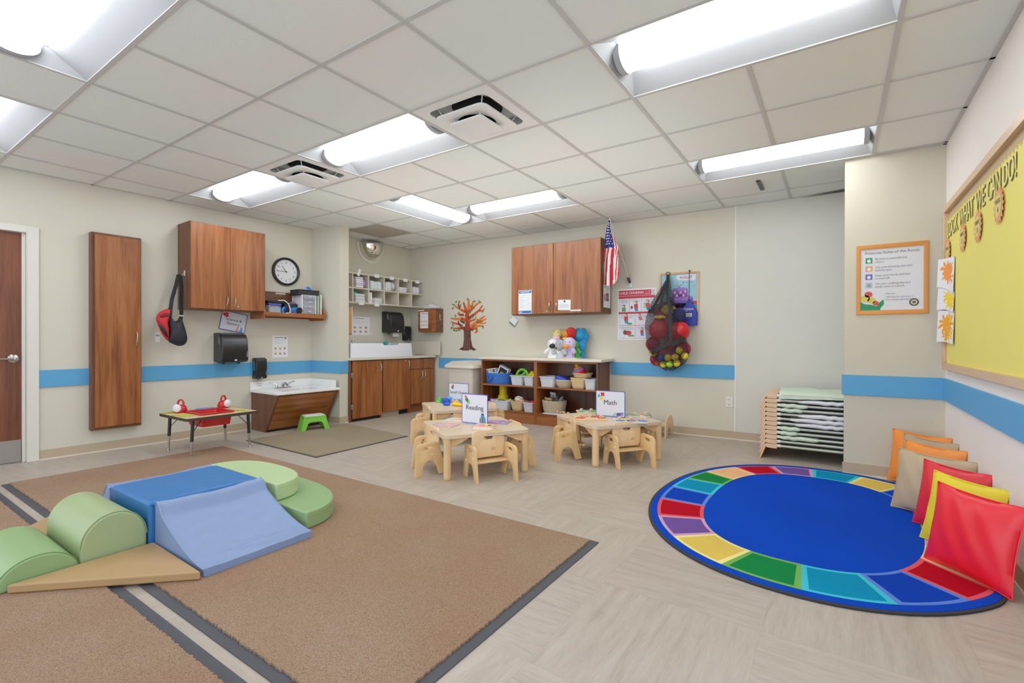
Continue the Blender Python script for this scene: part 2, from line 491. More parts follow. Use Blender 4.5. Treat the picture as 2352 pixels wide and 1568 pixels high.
for k, (i, j0, j1, d, lb) in enumerate(LIGHTS):
    if d == 'x':
        x, y = gxy(i, j0); loc = (x + TS, y + TS / 2, ZC); rz = 0
    else:
        x, y = gxy(4, -2); loc = (x + TS / 2, y + TS, ZC); rz = pi / 2
    if lp is None:
        lp = light_proto(); lp['label'] = lb; lp.location = loc; lp.rotation_euler = (0, 0, rz)
    else: dup(lp, loc, rz, lb)

def vent(i, j, label):
    x, y = gxy(i, j); t = T('air_vent', label, 'air vent', (x + TS / 2, y + TS / 2, ZC), 0, 'square ceiling air vents')
    mw = P((232, 231, 228), .5, var=.02); dk = P((16, 16, 17), .8)
    o = rr(TS - .024, TS - .024, .005); hole = rr(.47, .47, .05)[::-1]
    M().plate(mw, [o, hole], .006, 'xy', 0).b('frame', t)
    m = M(); m.plate(P((214, 214, 212), .6), [rr(.5, .5, .05), [(.17 * cos(-a), .17 * sin(-a)) for a in [2 * pi * q / 24 for q in range(24)]]],   .004, 'xy', .065)
    for q in range(4):
        aa = q * pi / 2
        m.add(P((190, 190, 188), .6), [Matrix.Rotation(aa, 3, 'Z') @ Vector(v) for v in [(-.235, -.235, .003), (.235, -.235, .003), (.245, -.245, .066), (-.245, -.245, .066)]], [(0, 1, 2, 3)])
    m.b('plenum', t)
    M().lathe(dk, [(.172, .07), (.172, .13)], 24).b('duct', t)
    m = M(); m.plate(mw, [rr(.41, .41, .05), [(.13 * cos(-a), .13 * sin(-a)) for a in [2 * pi * q / 24 for q in range(24)]]], .012, 'xy', -.034, .003)
    m.b('middle_cone', t)
    M().lathe(P((30, 30, 30), .8), [(.128, -.026), (.128, .1)], 24, cap=False).b('inner_duct', t)
    m = M(); m.plate(mw, [rr(.27, .27, .03)], .012, 'xy', -.066, .004); m.ball(mw, (0, 0, -.073), (.016, .016, .004), 10); m.b('center_plate', t)
    m = M()
    for (a, b_) in ((.15, .15), (-.15, .15), (.15, -.15), (-.15, -.15)):
        m.tube(mw, [(a, b_, -.03), (a * 1.35, b_ * 1.35, .06)], .004, 6); m.tube(mw, [(a * .6, b_ * .6, -.062), (a * .75, b_ * .75, -.034)], .004, 6)
    m.b('hanger', t)
vent(2, 1, 'square tiered ceiling air vent nearer the middle of the room')
vent(2, -2, 'square tiered ceiling air vent beside the light above the wall cabinet')
t = T('return_grille', 'dull grey perforated ceiling tile above the changing counter', 'ceiling grille', (gxy(5, -4)[0] + TS / 2, gxy(5, -4)[1] + TS / 2, ZC))
M().plate(RETM, [rr(TS - .03, TS - .03, .004)], .006, 'xy', -.002).b('grille_face', t)
m = M(); m.box(BLACK, -.62, -.585, 4.98, 5.3, ZC - .014, ZC - .003); tag(m.b('ceiling_bracket', bevel=.002), 'small black bracket at the ceiling above the cots', 'bracket')
m = M(); m.add(BLACK, [(-.3, 5.80, ZC - .012), (.66, 5.62, ZC - .012), (.66, 5.80, ZC - .012)], [(0, 1, 2)]); struct(m.b('trim_22', smooth=False))  # black sheet painted in for the dark slit beside a displaced tile
# ================================================================== LEFT WALL
# door
t = struct(T('door_1', 'brown wooden door in a white frame', 'door', on('L', .675, 0), RZ['L'])); del t['category']
m = M(); FR = P((226, 222, 212), .5, var=.02)
for (x0, x1) in ((.455, .535), (-.535, -.455)): m.box(FR, x0, x1, -.02, .12, 0, 2.098)
m.box(FR, -.455, .455, -.02, .12, 2.04, 2.098)
m.box(FR, .43, .455, .02, .06, 0, 2.04)
m.b('door_frame', t, bevel=.004)
M().box(wood((78, 40, 24), (112, 60, 36), (134, 76, 48), 'Z'), -.45, .45, .035, .075, .006, 2.036).b('door_leaf', t, bevel=.002)
M().box(P((168, 162, 158), .4, metal=.7, var=.04), -.43, .425, .028, .036, .012, .205).b('kick_plate', t, bevel=.001)
m = M(); m.X = Matrix.Translation((.375, .03, .925)) @ Matrix.Rotation(pi / 2, 4, 'X')
m.lathe(CHROME, [(.038, 0), (.036, .01), (.022, .018), (.012, .02), (.012, .05)], 20)
m.X = Matrix.Identity(4)
m.tube(CHROME, [(.375, -.022, .925), (.33, -.028, .924), (.25, -.028, .925)], [.011, .0105, .009], 10)
m.b('door_handle', t)

def wall_unit(name, label, w, s, z, x0, x1, z0, z1, d, doors, pulls=(), locks=(), off=0., wd=None):
    """cabinet hung on a wall: case, doors, pulls; x0..x1 along the wall"""
    t = W(name, label, 'cabinet', w, s, z, off)
    M().box(wd or wald(), x0, x1, -d + .022, -.002, z0, z1).b('case', t, bevel=.002)
    ds = []
    for (a, b_) in doors:
        ds.append(M().box(wal(), a, b_, -d, -d + .019, z0 + .008, z1 - .006).b('door', t, bevel=.0025))
    for (k, cx, cz, L) in pulls: pull(M(), cx, cz, L, -d, tilt=.01).b('handle', ds[k])
    for (k, cx, cz) in locks:
        m = M(); m.X = Matrix.Translation((cx, -d, cz)) @ Matrix.Rotation(pi / 2, 4, 'X'); m.lathe(NICKEL, [(.009, 0), (.009, .006), (.006, .007)], 12); m.b('lock', ds[k])
    return t
# tall wall cabinet beside the door: built with its frame edge showing
t = W('tall_wall_cabinet', 'tall narrow brown wall cabinet beside the door, single door', 'cabinet', 'L', 1.745, 0)
M().box(wald(), -.19, .205, -.085, -.002, .222, 2.122).b('case', t, bevel=.003)
d = M().box(wal(), -.165, .195, -.107, -.086, .25, 2.098).b('door', t, bevel=.003)
pull(M(), .155, 1.095, .15, -.107, tilt=.012).b('handle', d)
# wall cabinet with two doors
wall_unit('wall_cabinet', 'brown two-door wall cabinet left of the clock, bag hook on its side', 'L', 2.69, 0, -.39, .392, 1.42, 2.345, .335,
          [(-.388, .0), (.003, .39)], [(0, -.035, 1.515, .13), (1, .045, 1.51, .13)], [(1, .085, 1.46)])
# hook and bag on the cabinet's side
t = W('hook', 'clear stick-on hook on the side of the wall cabinet', 'hook', 'L', 2.296, 1.80, .2)
m = M(); m.ext(P((214, 210, 204), .2, var=.02), [(-.014, -.03), (.014, -.03), (.014, .03), (-.014, .03)], 'x', -.004, .002); m.b('backplate', t, bevel=.003)
M().tube(CHROME, [(-.004, 0, .02), (-.012, 0, -.01), (-.028, 0, -.03), (-.03, 0, -.012)], .004, 8).b('prong', t)
t = W('shoulder_bag', 'black and red sling bag hanging from the wall cabinet side', 'bag', 'L', 2.235, 1.03, .19)
BG = P((30, 34, 42), .6, bump=.3, bscale=90); RD = P((196, 26, 40), .6, bump=.2, bscale=60)
BK_ = [(-.084, .324), (-.074, .28), (-.022, .258), (.007, .278), (.027, .306), (.051, .24), (.081, .128), (.088, .061), (.066, .016), (.017, -.003), (-.041, .017), (-.088, .055), (-.084, .159), (-.093, .236)]
RD_ = [(-.195, .281), (-.163, .347), (-.074, .39), (-.081, .324), (-.093, .236), (-.084, .159), (-.088, .055), (-.135, .104), (-.176, .201), (-.183, .233)]
def puff(m, mt, pts, y0, dep, n_=6):
    """inflated outline, bulging toward the room"""
    cx = sum(p[0] for p in pts) / len(pts); cz = sum(p[1] for p in pts) / len(pts); k = len(pts)
    fine = []
    for q in range(k):
        p0, p1, p2, p3 = pts[q - 1], pts[q], pts[(q + 1) % k], pts[(q + 2) % k]
        for t_ in (0, .25, .5, .75):
            fine.append(tuple(.5 * (2 * p1[e] + (p2[e] - p0[e]) * t_ + (2 * p0[e] - 5 * p1[e] + 4 * p2[e] - p3[e]) * t_ ** 2 + (3 * p1[e] - p0[e] - 3 * p2[e] + p3[e]) * t_ ** 3) for e in (0, 1)))
    for s_ in (-1, 1):
        m.grid(mt, lambda u, v: (fine[int(round(u * len(fine))) % len(fine)][0] * (1 - v) + cx * v, y0 + s_ * dep * (1 - (1 - v) ** 2.2) ** .5 , fine[int(round(u * len(fine))) % len(fine)][1] * (1 - v) + cz * v), len(fine), n_, cu=True)
    return m
puff(M(), BG, BK_, 0, .07).b('bag_body', t)
puff(M(), RD, RD_, -.005, .05).b('red_front', t)
puff(M(), BLACK, [(-.181, .222), (-.153, .212), (-.116, .148), (-.102, .088), (-.135, .115), (-.172, .179)], -.045, .016).b('side_pocket', t)
puff(M(), P((120, 14, 26), .7), [(-.176, .309), (-.135, .338), (-.088, .334), (-.10, .30), (-.163, .288)], -.045, .012).b('red_flap', t)
ST = P((24, 26, 32), .7, bump=.2, bscale=200)
def strap(pts, w_):
    m = M()
    for a, b_ in zip(pts, pts[1:]):
        m.add(ST, [(a[0] - w_, a[1], a[2]), (a[0] + w_, a[1], a[2]), (b_[0] + w_, b_[1], b_[2]), (b_[0] - w_, b_[1], b_[2]),
                   (a[0] - w_, a[1] + .004, a[2]), (a[0] + w_, a[1] + .004, a[2]), (b_[0] + w_, b_[1] + .004, b_[2]), (b_[0] - w_, b_[1] + .004, b_[2])],
              [(0, 1, 2, 3), (7, 6, 5, 4), (0, 3, 7, 4), (1, 5, 6, 2), (0, 4, 5, 1), (2, 6, 7, 3)])
    return m
s_ = strap([(-.08, -.02, .25), (-.074, -.02, .368), (-.055, -.01, .49), (-.017, -.005, .637), (.008, 0, .75), (.024, .0, .752), (.034, 0, .62), (.031, 0, .50), (.033, 0, .33), (.026, 0, .27)], .018).b('strap', t)
M().box(P((190, 186, 176), .5), .008, .056, -.008, .008, .308, .325).b('buckle', s_, bevel=.003)
t = W('paper_tag', 'small white paper tag on the wall left of the sling bag', 'tag', 'L', 2.115, 1.118)
M().rect(PAPER, -.022, .022, -.05, .05, -.003).rect(INKL, -.016, .016, .01, .03, -.0035).b('sheet', t)

# clock
t = W('wall_clock', 'round black-rimmed wall clock above the display shelf', 'clock', 'L', 3.51, 1.972)
m = M(); m.X = Matrix.Rotation(pi / 2, 4, 'X')
m.lathe(BLACK, [(.18, 0), (.182, .022), (.176, .038), (.166, .042), (.154, .034), (.152, .014)], 48, cap=False)
m.b('rim', t)
m = M(); m.ell(P((232, 233, 236), .5, var=.01), 0, 0, .154, .154, -.013, 40); m.b('face', t)
m = M()
for k in range(60):
    a = 2 * pi * k / 60; r0 = .140 if k % 5 == 0 else .145; w_ = .0022 if k % 5 == 0 else .0008
    m.X = Matrix.Rotation(a, 4, 'Y'); m.rect(INK, -w_, w_, r0, .149, -.0135)
m.X = Matrix.Identity(4); m.b('minute_marks', t)
for k in range(1, 13):
    a = 2 * pi * k / 12; text(t, str(k), INK, .115 * sin(a), .115 * cos(a), .036, -.0138, name='numeral')
def hand(nm, a, L, w_, mt, y):
    m = M(); m.X = Matrix.Rotation(a, 4, 'Y'); m.poly(mt, [(-w_, -.02), (w_, -.02), (w_ * .6, L), (-w_ * .6, L)], y); m.b(nm, t)
hand('minute_hand', R(-90), .125, .003, BLACK, -.018); hand('hour_hand', R(-37), .085, .004, BLACK, -.017)
hand('second_hand', R(136), .02, .0012, P((200, 30, 40)), -.019)
M().ell(BLACK, 0, 0, .007, .007, -.0195, 12).b('hub', t)

# display shelf
t = W('display_shelf', 'brown wall shelf with rounded end brackets under the clock', 'shelf', 'L', 3.47, 0)
M().box(wald('X'), -.385, .385, -.018, -.002, 1.37, 1.7).b('back_panel', t, bevel=.002)
M().box(wal('X'), -.385, .375, -.325, -.018, 1.385, 1.415).b('shelf_board', t, bevel=.003)
M().box(wal('X'), -.385, .375, -.335, -.322, 1.372, 1.425).b('front_lip', t, bevel=.003)
def brk(x0, x1):
    pr = [(-.002, 1.345), (-.30, 1.345), (-.335, 1.36), (-.345, 1.40), (-.345, 1.44), (-.32, 1.48), (-.28, 1.505), (-.019, 1.515), (-.002, 1.515)]
    return M().ext(wal('Y'), pr, 'x', x0, x1)
brk(-.405, -.386).b('bracket', t, bevel=.003); brk(.376, .394).b('bracket', t, bevel=.003)
m = M(); m.box(P((206, 196, 178), .5), -.1, .03, -.024, -.018, 1.672, 1.692); m.b('label_holder', t, bevel=.002)
ZS = 1.416
# things on the shelf
CL = P((222, 226, 232), .25, var=.02, trans=.35, alpha=.75)
t = W('food_box', 'clear plastic box with blue clip lid at the left of the display shelf', 'box', 'L', 3.235, ZS, .2)
M().box(CL, -.075, .075, -.07, .07, 0, .1).b('box_body', t, bevel=.012)
M().box(P((88, 90, 180), .4), -.08, .08, -.075, .075, .101, .118).b('lid', t, bevel=.006)
m = M(); m.tube(P((88, 90, 180), .4), [(-.065, -.078, .07), (-.05, -.08, .095), (.05, -.08, .095), (.065, -.078, .07)], .006, 6); m.b('clip', t)
t = W('black_tray', 'flat black case lying on the clear food box', 'tray', 'L', 3.27, ZS + .119, .2)
M().box(P((24, 22, 24), .25), -.12, .14, -.06, .07, 0, .034).b('tray_body', t, bevel=.008)
t = W('white_cable', 'white cable hanging over the black case to the shelf edge', 'cable', 'L', 3.3, ZS, .25)
M().tube(P((226, 224, 220), .5), [(-.02, -.0, .16), (.05, -.02, .162), (.09, -.045, .12), (.10, -.06, .05), (.09, -.075, .008), (.05, -.085, .006), (.035, -.09, .004)], .006, 8).b('cord', t)
t = W('dark_box', 'dark green-black box behind the blue toy binoculars', 'box', 'L', 3.50, ZS, .12)
M().box(P((34, 42, 50), .5), -.11, .11, -.06, .06, 0, .135).b('box_body', t, bevel=.006)
M().poly(P((120, 112, 112)), [(-.05, .136), (.02, .165), (.09, .136)], -.03).b('paper_flap', t)
t = W('toy_binoculars', 'bright blue toy binoculars with dark lenses on the display shelf', 'toy', 'L', 3.455, ZS, .25)
BL = P((28, 124, 220), .35)
m = M(); m.ext(BL, [(-.135, .0), (-.14, .05), (-.12, .085), (-.03, .085), (0, .075), (.03, .085), (.11, .085), (.13, .05), (.125, 0)], 'y', -.03, .03); m.b('body', t, bevel=.012)
for x in (-.075, .08):
    m = M(); m.X = Matrix.Translation((x, -.031, .045)) @ Matrix.Rotation(pi / 2, 4, 'X'); m.lathe(P((34, 34, 44), .12), [(.042, 0), (.04, .012), (.034, .016), (.028, .01), (0.001, .006)], 20); m.b('lens', t)
m = M(); m.ball(P((170, 40, 40), .4), (.005, -.036, .03), (.014, .008, .014), 10); m.b('focus_knob', t)
t = W('drawer_organizer', 'white plastic mini drawer unit with clear drawers on the shelf', 'drawer unit', 'L', 3.67, ZS, .165)
WP = P((228, 226, 236), .35)
m = M()
for x in (-.095, .087): m.box(WP, x, x + .008, -.115, .115, 0, .25)
for z in (0, .062, .124, .186, .242): m.box(WP, -.095, .095, -.115, .115, z, z + .008)
for x in (-.1, .085):
    for y in (-.118, .103): m.box(WP, x, x + .015, y, y + .015, 0, .25)
m.b('frame', t, bevel=.002)
CD = P((214, 220, 228), .2, trans=.3, alpha=.7)
for k in range(4):
    d = M().box(CD, -.08, .08, -.125 if k < 3 else -.14, .1, .01 + .062 * k, .058 + .062 * k).b('drawer', t, bevel=.004)
    M().box(WP, -.02, .02, -.137 if k < 3 else -.152, -.126 if k < 3 else -.141, .036 + .062 * k, .044 + .062 * k).b('drawer_pull', d)
for k in range(5):
    m = M(); m.ball(P([(190, 60, 60), (200, 200, 210), (230, 210, 220), (90, 110, 160), (222, 222, 226)][k]), (-.05 + .025 * k, -.06, .03 + .062 * (k % 4)), (.02, .02, .014), 8); m.b('drawer_contents', t)
t = W('mesh_basket', 'low black basket on top of the white mini drawer unit', 'basket', 'L', 3.68, ZS + .252, .165)
DK = P((34, 34, 38), .5)
m = M()
for (x0, x1, y0, y1) in ((-.14, .14, -.105, -.1), (-.14, .14, .1, .105), (-.14, -.135, -.1, .1), (.135, .14, -.1, .1)): m.box(DK, x0, x1, y0, y1, 0, .06)
m.box(DK, -.14, .14, -.1, .1, 0, .004); m.b('basket_body', t, bevel=.002)
m = M(); m.tube(DK, [(p[0], p[1], .062) for p in rr(.285, .215, .01, 2)], .005, 6, closed=True); m.b('rim', t)
t = W('blue_magnifier', 'blue toy with clear dome lying in the black basket', 'toy', 'L', 3.69, ZS + .258, .165)
m = M(); m.ball(P((40, 110, 225), .25), (.035, 0, .06), (.04, .05, .055), 14); m.b('blue_shell', t)
m = M(); m.ball(P((205, 215, 220), .1, alpha=.5), (-.02, 0, .05), (.06, .05, .05), 14); m.b('clear_dome', t)
t = W('folder_stack', 'pale green folders standing at the right end of the display shelf', 'folders', 'L', 3.815, ZS, .175)
for k in range(4):
    m = M(); m.box([P((186, 200, 178)), P((96, 112, 84)), P((206, 214, 196)), P((230, 228, 220))][k], -.03 + .013 * k, -.019 + .013 * k, -.13, .12, 0, .25 + .005 * k); m.b('folder', t, bevel=.002)

# card signs
def sign_card(t, w_, h_, title, draw, y=0., tz=0., size=.04, two=None, curve=False):
    m = M(); BD = P((74, 84, 170), .35, var=.03)
    m.plate(BD, [rr(w_, h_, .012, 4, 0, h_ / 2)], .003, 'xz', y)
    m.b('border', t)
    m = M(); m.poly(P((222, 224, 236), .4, var=.01), rr(w_ - .014, h_ - .014, .009, 4, 0, h_ / 2), y - .0022)
    draw(m, y - .003, w_, h_); m.b('face', t)
    for k, ln in enumerate(title):
        text(t, ln, INK, 0, tz - k * size * 1.02, size, y - .0035, thick=.0)
GREEN = P((30, 130, 80)); TEAL = P((40, 150, 180)); CYAN = P((60, 160, 215)); REDM = P((205, 40, 60)); YEL = P((238, 214, 80)); ORG = P((240, 150, 50)); PINKM = P((236, 150, 160)); PURP = P((120, 80, 170)); BLUEM = P((40, 90, 190)); LIME = P((150, 210, 70)); SKIN = P((236, 196, 160)); BROWN = P((130, 74, 44))
t = W('science_sign', 'tilted Science & Sensory card above the left paper towel dispenser', 'sign', 'L', 2.85, 1.195, .012, ry=R(10.5))
def dr(m, y, w_, h_):
    m.poly(REDM, [(-.13, .17), (-.09, .15), (-.06, .165), (-.075, .185), (-.06, .21), (-.085, .2), (-.10, .215), (-.105, .195), (-.13, .2)], y)
    for (x, c) in ((.055, PINKM), (.1, CYAN)):
        m.ell(c, x, .02, .018, .016, y, 12); m.ell(c, x, .045, .011, .012, y, 10); m.poly(c, [(x - .01, .05), (x - .004, .07), (x, .052)], y); m.poly(c, [(x + .002, .05), (x + .007, .07), (x + .011, .052)], y)
sign_card(t, .29, .225, ['Science &', 'Sensory'], dr, tz=.132, size=.046)

def towel(label, w, s, z, w_, h_, d, slot=False):
    t = W('paper_towel_dispenser', label, 'paper towel dispenser', w, s, z)
    B = P((26, 26, 28), .28, var=.15, scale=40); G = P((70, 70, 76), .1)
    pr = [(-.002, .01), (-d * .55, 0), (-d * .93, .012), (-d, .04), (-d * .97, h_ * .5), (-d * .9, h_ * .78), (-d * .75, h_ * .93), (-d * .5, h_ * .99), (-d * .2, h_), (-.002, h_)]
    M().ext(B, pr, 'x', -w_ / 2, w_ / 2).b('shell', t, bevel=.012, seg=3)
    m = M(); m.poly(P((128, 130, 136), .15), [(w_ * .40, .07 * h_ / .34), (w_ * .46, .06 * h_ / .34), (w_ * .46, .135 * h_ / .34), (w_ * .43, .13 * h_ / .34)], -d * .995 - .004); m.b('level_window', t)
    m = M(); m.add(P((110, 112, 118), .15), [(-w_ / 2 - .002, -d * .62, h_ * .62), (-w_ / 2 - .002, -d * .80, h_ * .62), (-w_ / 2 - .002, -d * .70, h_ * .86), (-w_ / 2 - .002, -d * .58, h_ * .88)], [(0, 1, 2, 3)]); m.b('side_window', t)
    m = M(); m.ext(P((200, 200, 204), .3), [(-.014, .03), (0, .022), (.014, .03), (.01, .042), (-.01, .042)], 'y', -d - .006, -d + .01); m.b('badge', t)
    for x in (-.3, .28): M().ball(B, (w_ * x, -d * .5, -.004), (.016, .03, .012), 10).b('foot', t)
    if slot:
        m = M(); m.box(P((236, 234, 230), .8), -w_ * .12, w_ * .33, -d * .62, -d * .6, -.052, .008); m.b('towel_end', t)
    return t
towel('large black paper towel dispenser under the Science sign', 'L', 2.80, .828, .288, .345, .225)
def soap(label, w, s, z, w_, h_, d):
    t = W('soap_dispenser', label, 'soap dispenser', w, s, z)
    B = P((24, 24, 28), .25, var=.1)
    pr = [(-.002, .0), (-d * .9, .0), (-d, .02), (-d, h_ * .8), (-d * .9, h_ * .95), (-d * .6, h_), (-.002, h_)]
    M().ext(B, pr, 'x', -w_ / 2, w_ / 2).b('shell', t, bevel=.01, seg=3)
    m = M(); m.poly(P((120, 122, 128), .15), [(w_ * .36, .05), (w_ * .44, .04), (w_ * .44, .1), (w_ * .40, .095)], -d - .001); m.b('level_window', t)
    m = M(); m.add(P((70, 110, 130), .15), [(-w_ / 2 - .001, -d * .3, h_ * .4), (-w_ / 2 - .001, -d * .75, h_ * .4), (-w_ / 2 - .001, -d * .75, h_ * .8), (-w_ / 2 - .001, -d * .3, h_ * .86)], [(0, 1, 2, 3)]); m.b('side_window', t)
    m = M(); m.ext(P((200, 200, 204), .3), [(-.006, .012), (.012, .012), (.008, .022), (-.004, .022)], 'y', -d - .001, -d + .004); m.b('badge', t)
    m = M(); m.tube(B, [(-.01, -d * .4, .002), (-.01, -d * .4, -.014)], .008, 8); m.b('nozzle', t)
soap('small black soap dispenser over the low sink', 'L', 3.155, .618, .135, .255, .105)

def procedure_sheet(t, w_, h_, seal=True, rows=2, cols=3, y=-.003):
    """white instruction sheet with a heading line, faint text and a grid of small pictures"""
    m = M(); m.rect(PAPER, -w_ / 2, w_ / 2, -h_ / 2, h_ / 2, y)
    m.rect(P((120, 124, 130)), -w_ * .36, w_ * .2, h_ * .40, h_ * .43, y - .0006)
    for k in range(5): m.rect(INKL, -w_ * .38, w_ * (.3 if k % 2 else .22), h_ * (.33 - .045 * k), h_ * (.335 - .045 * k), y - .0006)
    if seal: m.ell(P((60, 76, 62)), w_ * .34, h_ * .40, w_ * .07, w_ * .07, y - .0006, 14); m.ell(P((190, 196, 190)), w_ * .34, h_ * .40, w_ * .04, w_ * .04, y - .001, 12)
    cs = [P((206, 160, 130)), P((214, 172, 140)), P((196, 140, 116))]
    for r in range(rows):
        for c in range(cols):
            cx = (c - (cols - 1) / 2) * w_ * .29; cz = -h_ * (.06 + .23 * r)
            m.rect(P((232, 222, 214)), cx - w_ * .09, cx + w_ * .09, cz - h_ * .07, cz + h_ * .07, y - .0006)
            m.ell(cs[(r + c) % 3], cx, cz - h_ * .01, w_ * .06, h_ * .04, y - .001, 10)
            m.rect(P((150, 110, 100)), cx - w_ * .06, cx + w_ * .05, cz - h_ * .065, cz - h_ * .03, y - .0013)
    return m.b('sheet', t)
t = W('handwashing_poster', 'white handwashing instruction sheet above the low sink', 'poster', 'L', 3.44, 1.006); procedure_sheet(t, .205, .28)

# ------------------------------------------------------------------ low sink with slanted wooden front
t = W('toddler_sink', 'low sink counter with white top and slanted wooden front', 'sink', 'L', 3.47, 0)
X0, X1 = -.39, .405
pr = [(-.002, 0), (-.335, 0), (-.615, .455), (-.002, .455)]
m = M(); m.ext(wal('X'), [(-.003, .004), (-.325, .004), (-.605, .45), (-.003, .45)], 'x', X0 + .02, X1 - .02); m.b('front_panel', t, smooth=False)
for x in (X0, X1 - .02):
    M().ext(wald('Z'), pr, 'x', x, x + .02).b('side_panel', t, bevel=.002)
m = M(); m.ext(BLACK, [(-.31, 0), (-.345, .002), (-.36, .03), (-.31, .03)], 'x', X0 + .021, X1 - .021); m.b('toe_kick', t)
m = M(); e1, e2 = -.33, -.475
m.ext(wal('X'), [(e1 - .012, .03), (e2 - .115, .44), (e2 - .135, .44), (e1 - .032, .03)], 'x', X0 + .021, X1 - .075); m.b('access_panel', t, bevel=.002)
TOP = P((240, 240, 238), .25, var=.01)
m = M(); m.plate(TOP, [[(-.41, -.005), (-.41, -.64), (.414, -.64), (.414, -.005)], [(p[0], p[1]) for p in rr(.46, .34, .08, 6, .03, -.34)][::-1]], .03, 'xy', .472, .004); m.b('countertop', t)
m = M(); m.box(TOP, -.41, .414, -.02, -.003, .486, .578); m.b('backsplash', t, bevel=.003)
m = M(); m.box(TOP, .39, .407, -.56, -.02, .486, .578); m.b('side_splash', t, bevel=.003)
m = M()
def basin(u, v):
    a = 2 * pi * v; k = 1 - .25 * u
    return (.03 + .235 * k * (abs(cos(a)) ** .5) * (1 if cos(a) > 0 else -1), -.34 + .175 * k * (abs(sin(a)) ** .5) * (1 if sin(a) > 0 else -1), .48 - .12 * u)
m.grid(P((214, 214, 214), .2), basin, 4, 32); m.rect(TOP, 0, 0, 0, 0); m.b('basin', t)
m = M(); f0 = (-.06, -.115)
m.box(CHROME, f0[0] - .1, f0[0] + .1, f0[1] - .025, f0[1] + .025, .487, .5)
m.tube(CHROME, [(f0[0], f0[1], .5), (f0[0], f0[1] - .01, .535), (f0[0], f0[1] - .06, .55), (f0[0], f0[1] - .11, .535)], [.022, .02, .015, .013], 10)
for s_ in (-1, 1):
    m.lathe(CHROME, [(.018, .0), (.016, .03), (.010, .04)], 12, (f0[0] + s_ * .075, f0[1], .498))
    m.tube(CHROME, [(f0[0] + s_ * .075, f0[1], .535), (f0[0] + s_ * .12, f0[1] + .01, .552), (f0[0] + s_ * .165, f0[1] + .015, .562)], [.007, .006, .009], 8)
m.b('faucet', t)
text(t, 'Do Not', INKL, -.3, .555, .022, -.022); text(t, 'Drink', INKL, -.3, .53, .022, -.022)

# step stool
t = T('step_stool', 'green plastic step stool with white top by the low sink', 'step stool', (-5.275, 3.50, 0), R(73))
LG = P((126, 204, 72), .4, var=.03)
m = M()
o = [(-.165, 0), (-.125, .165), (-.11, .178), (.11, .178), (.125, .165), (.165, 0), (.115, 0), (.085, .085), (.06, .105), (-.06, .105), (-.085, .085), (-.115, 0)]
m.ext(LG, o, 'y', -.09, -.072); m.ext(LG, o, 'y', .072, .09)
for s_ in (-1, 1): m.ext(LG, [(s_ * .165, 0), (s_ * .125, .165), (s_ * .107, .165), (s_ * .147, 0)], 'y', -.09, .09)
m.box(LG, -.125, .125, -.09, .09, .16, .178); m.b('stool_body', t, bevel=.008, seg=3)
M().plate(P((226, 228, 226), .6, var=.03), [rr(.235, .165, .03)], .01, 'xy', .181, .003).b('stool_top', t)
m = M()
for s_ in (-1, 1): m.box(P((190, 220, 150), .5), min(s_ * .168, s_ * .112), max(s_ * .168, s_ * .112), -.093, .093, 0, .008)
m.b('foot_rim', t, bevel=.003)

# grey-brown mat
t = T('floor_mat', 'thin grey-brown mat on the floor before the low sink', 'mat', (-4.70, 3.33, 0))
CPM = None
def carpet(c1, c2, c3, patch=None, scale=1.):
    m, nt, b = newmat('carpet_pile'); L = nt.links.new
    co = N(nt, 'ShaderNodeTexCoord')
    n1 = N(nt, 'ShaderNodeTexNoise'); n1.inputs['Scale'].default_value = 210 * scale; n1.inputs['Detail'].default_value = 6; n1.inputs['Roughness'].default_value = .8
    mp = N(nt, 'ShaderNodeMapping'); mp.inputs['Scale'].default_value = (1, 1, 1)
    L(co.outputs['Object'], mp.inputs['Vector']); L(mp.outputs[0], n1.inputs['Vector'])
    rp = N(nt, 'ShaderNodeValToRGB'); e = rp.color_ramp.elements
    e[0].position = .33; e[0].color = lin(c1); e[1].position = .66; e[1].color = lin(c3); k = e.new(.47); k.color = lin(c2)
    L(n1.outputs['Fac'], rp.inputs['Fac']); out = rp.outputs['Color']
    n2 = N(nt, 'ShaderNodeTexNoise'); n2.inputs['Scale'].default_value = 1.6; n2.inputs['Detail'].default_value = 3; L(co.outputs['Object'], n2.inputs['Vector'])
    r2 = N(nt, 'ShaderNodeValToRGB'); e = r2.color_ramp.elements
    e[0].position = .35; e[0].color = patch[0] if patch else (.93, .93, .93, 1); e[1].position = .68; e[1].color = patch[1] if patch else (1.05, 1.05, 1.05, 1)
    L(n2.outputs['Fac'], r2.inputs['Fac'])
    mx = N(nt, 'ShaderNodeMix', data_type='RGBA', blend_type='MULTIPLY'); mx.inputs[0].default_value = 1.
    L(out, mx.inputs[6]); L(r2.outputs['Color'], mx.inputs[7]); L(mx.outputs[2], b.inputs['Base Color'])
    bp = N(nt, 'ShaderNodeBump'); bp.inputs['Strength'].default_value = .4; bp.inputs['Distance'].default_value = .004
    L(n1.outputs['Fac'], bp.inputs['Height']); L(bp.outputs['Normal'], b.inputs['Normal'])
    b.inputs['Roughness'].default_value = .95; b.inputs['Specular IOR Level'].default_value = .1
    return m
GM = carpet((110, 98, 80), (144, 130, 108), (166, 152, 128))
MATP = [(-5.285, 2.70), (-3.995, 2.68), (-4.02, 3.86), (-5.33, 3.99)]
def rel(pts, k, cx=-4.70, cy=3.33): return [((p[0] - cx) * k, (p[1] - cy) * k) for p in pts]
M().ext(P((74, 70, 66), .8), rel(MATP, 1), 'z', 0, .006).b('rubber_edge', t)
M().ext(GM, rel(MATP, .978), 'z', .004, .010).b('pile', t)

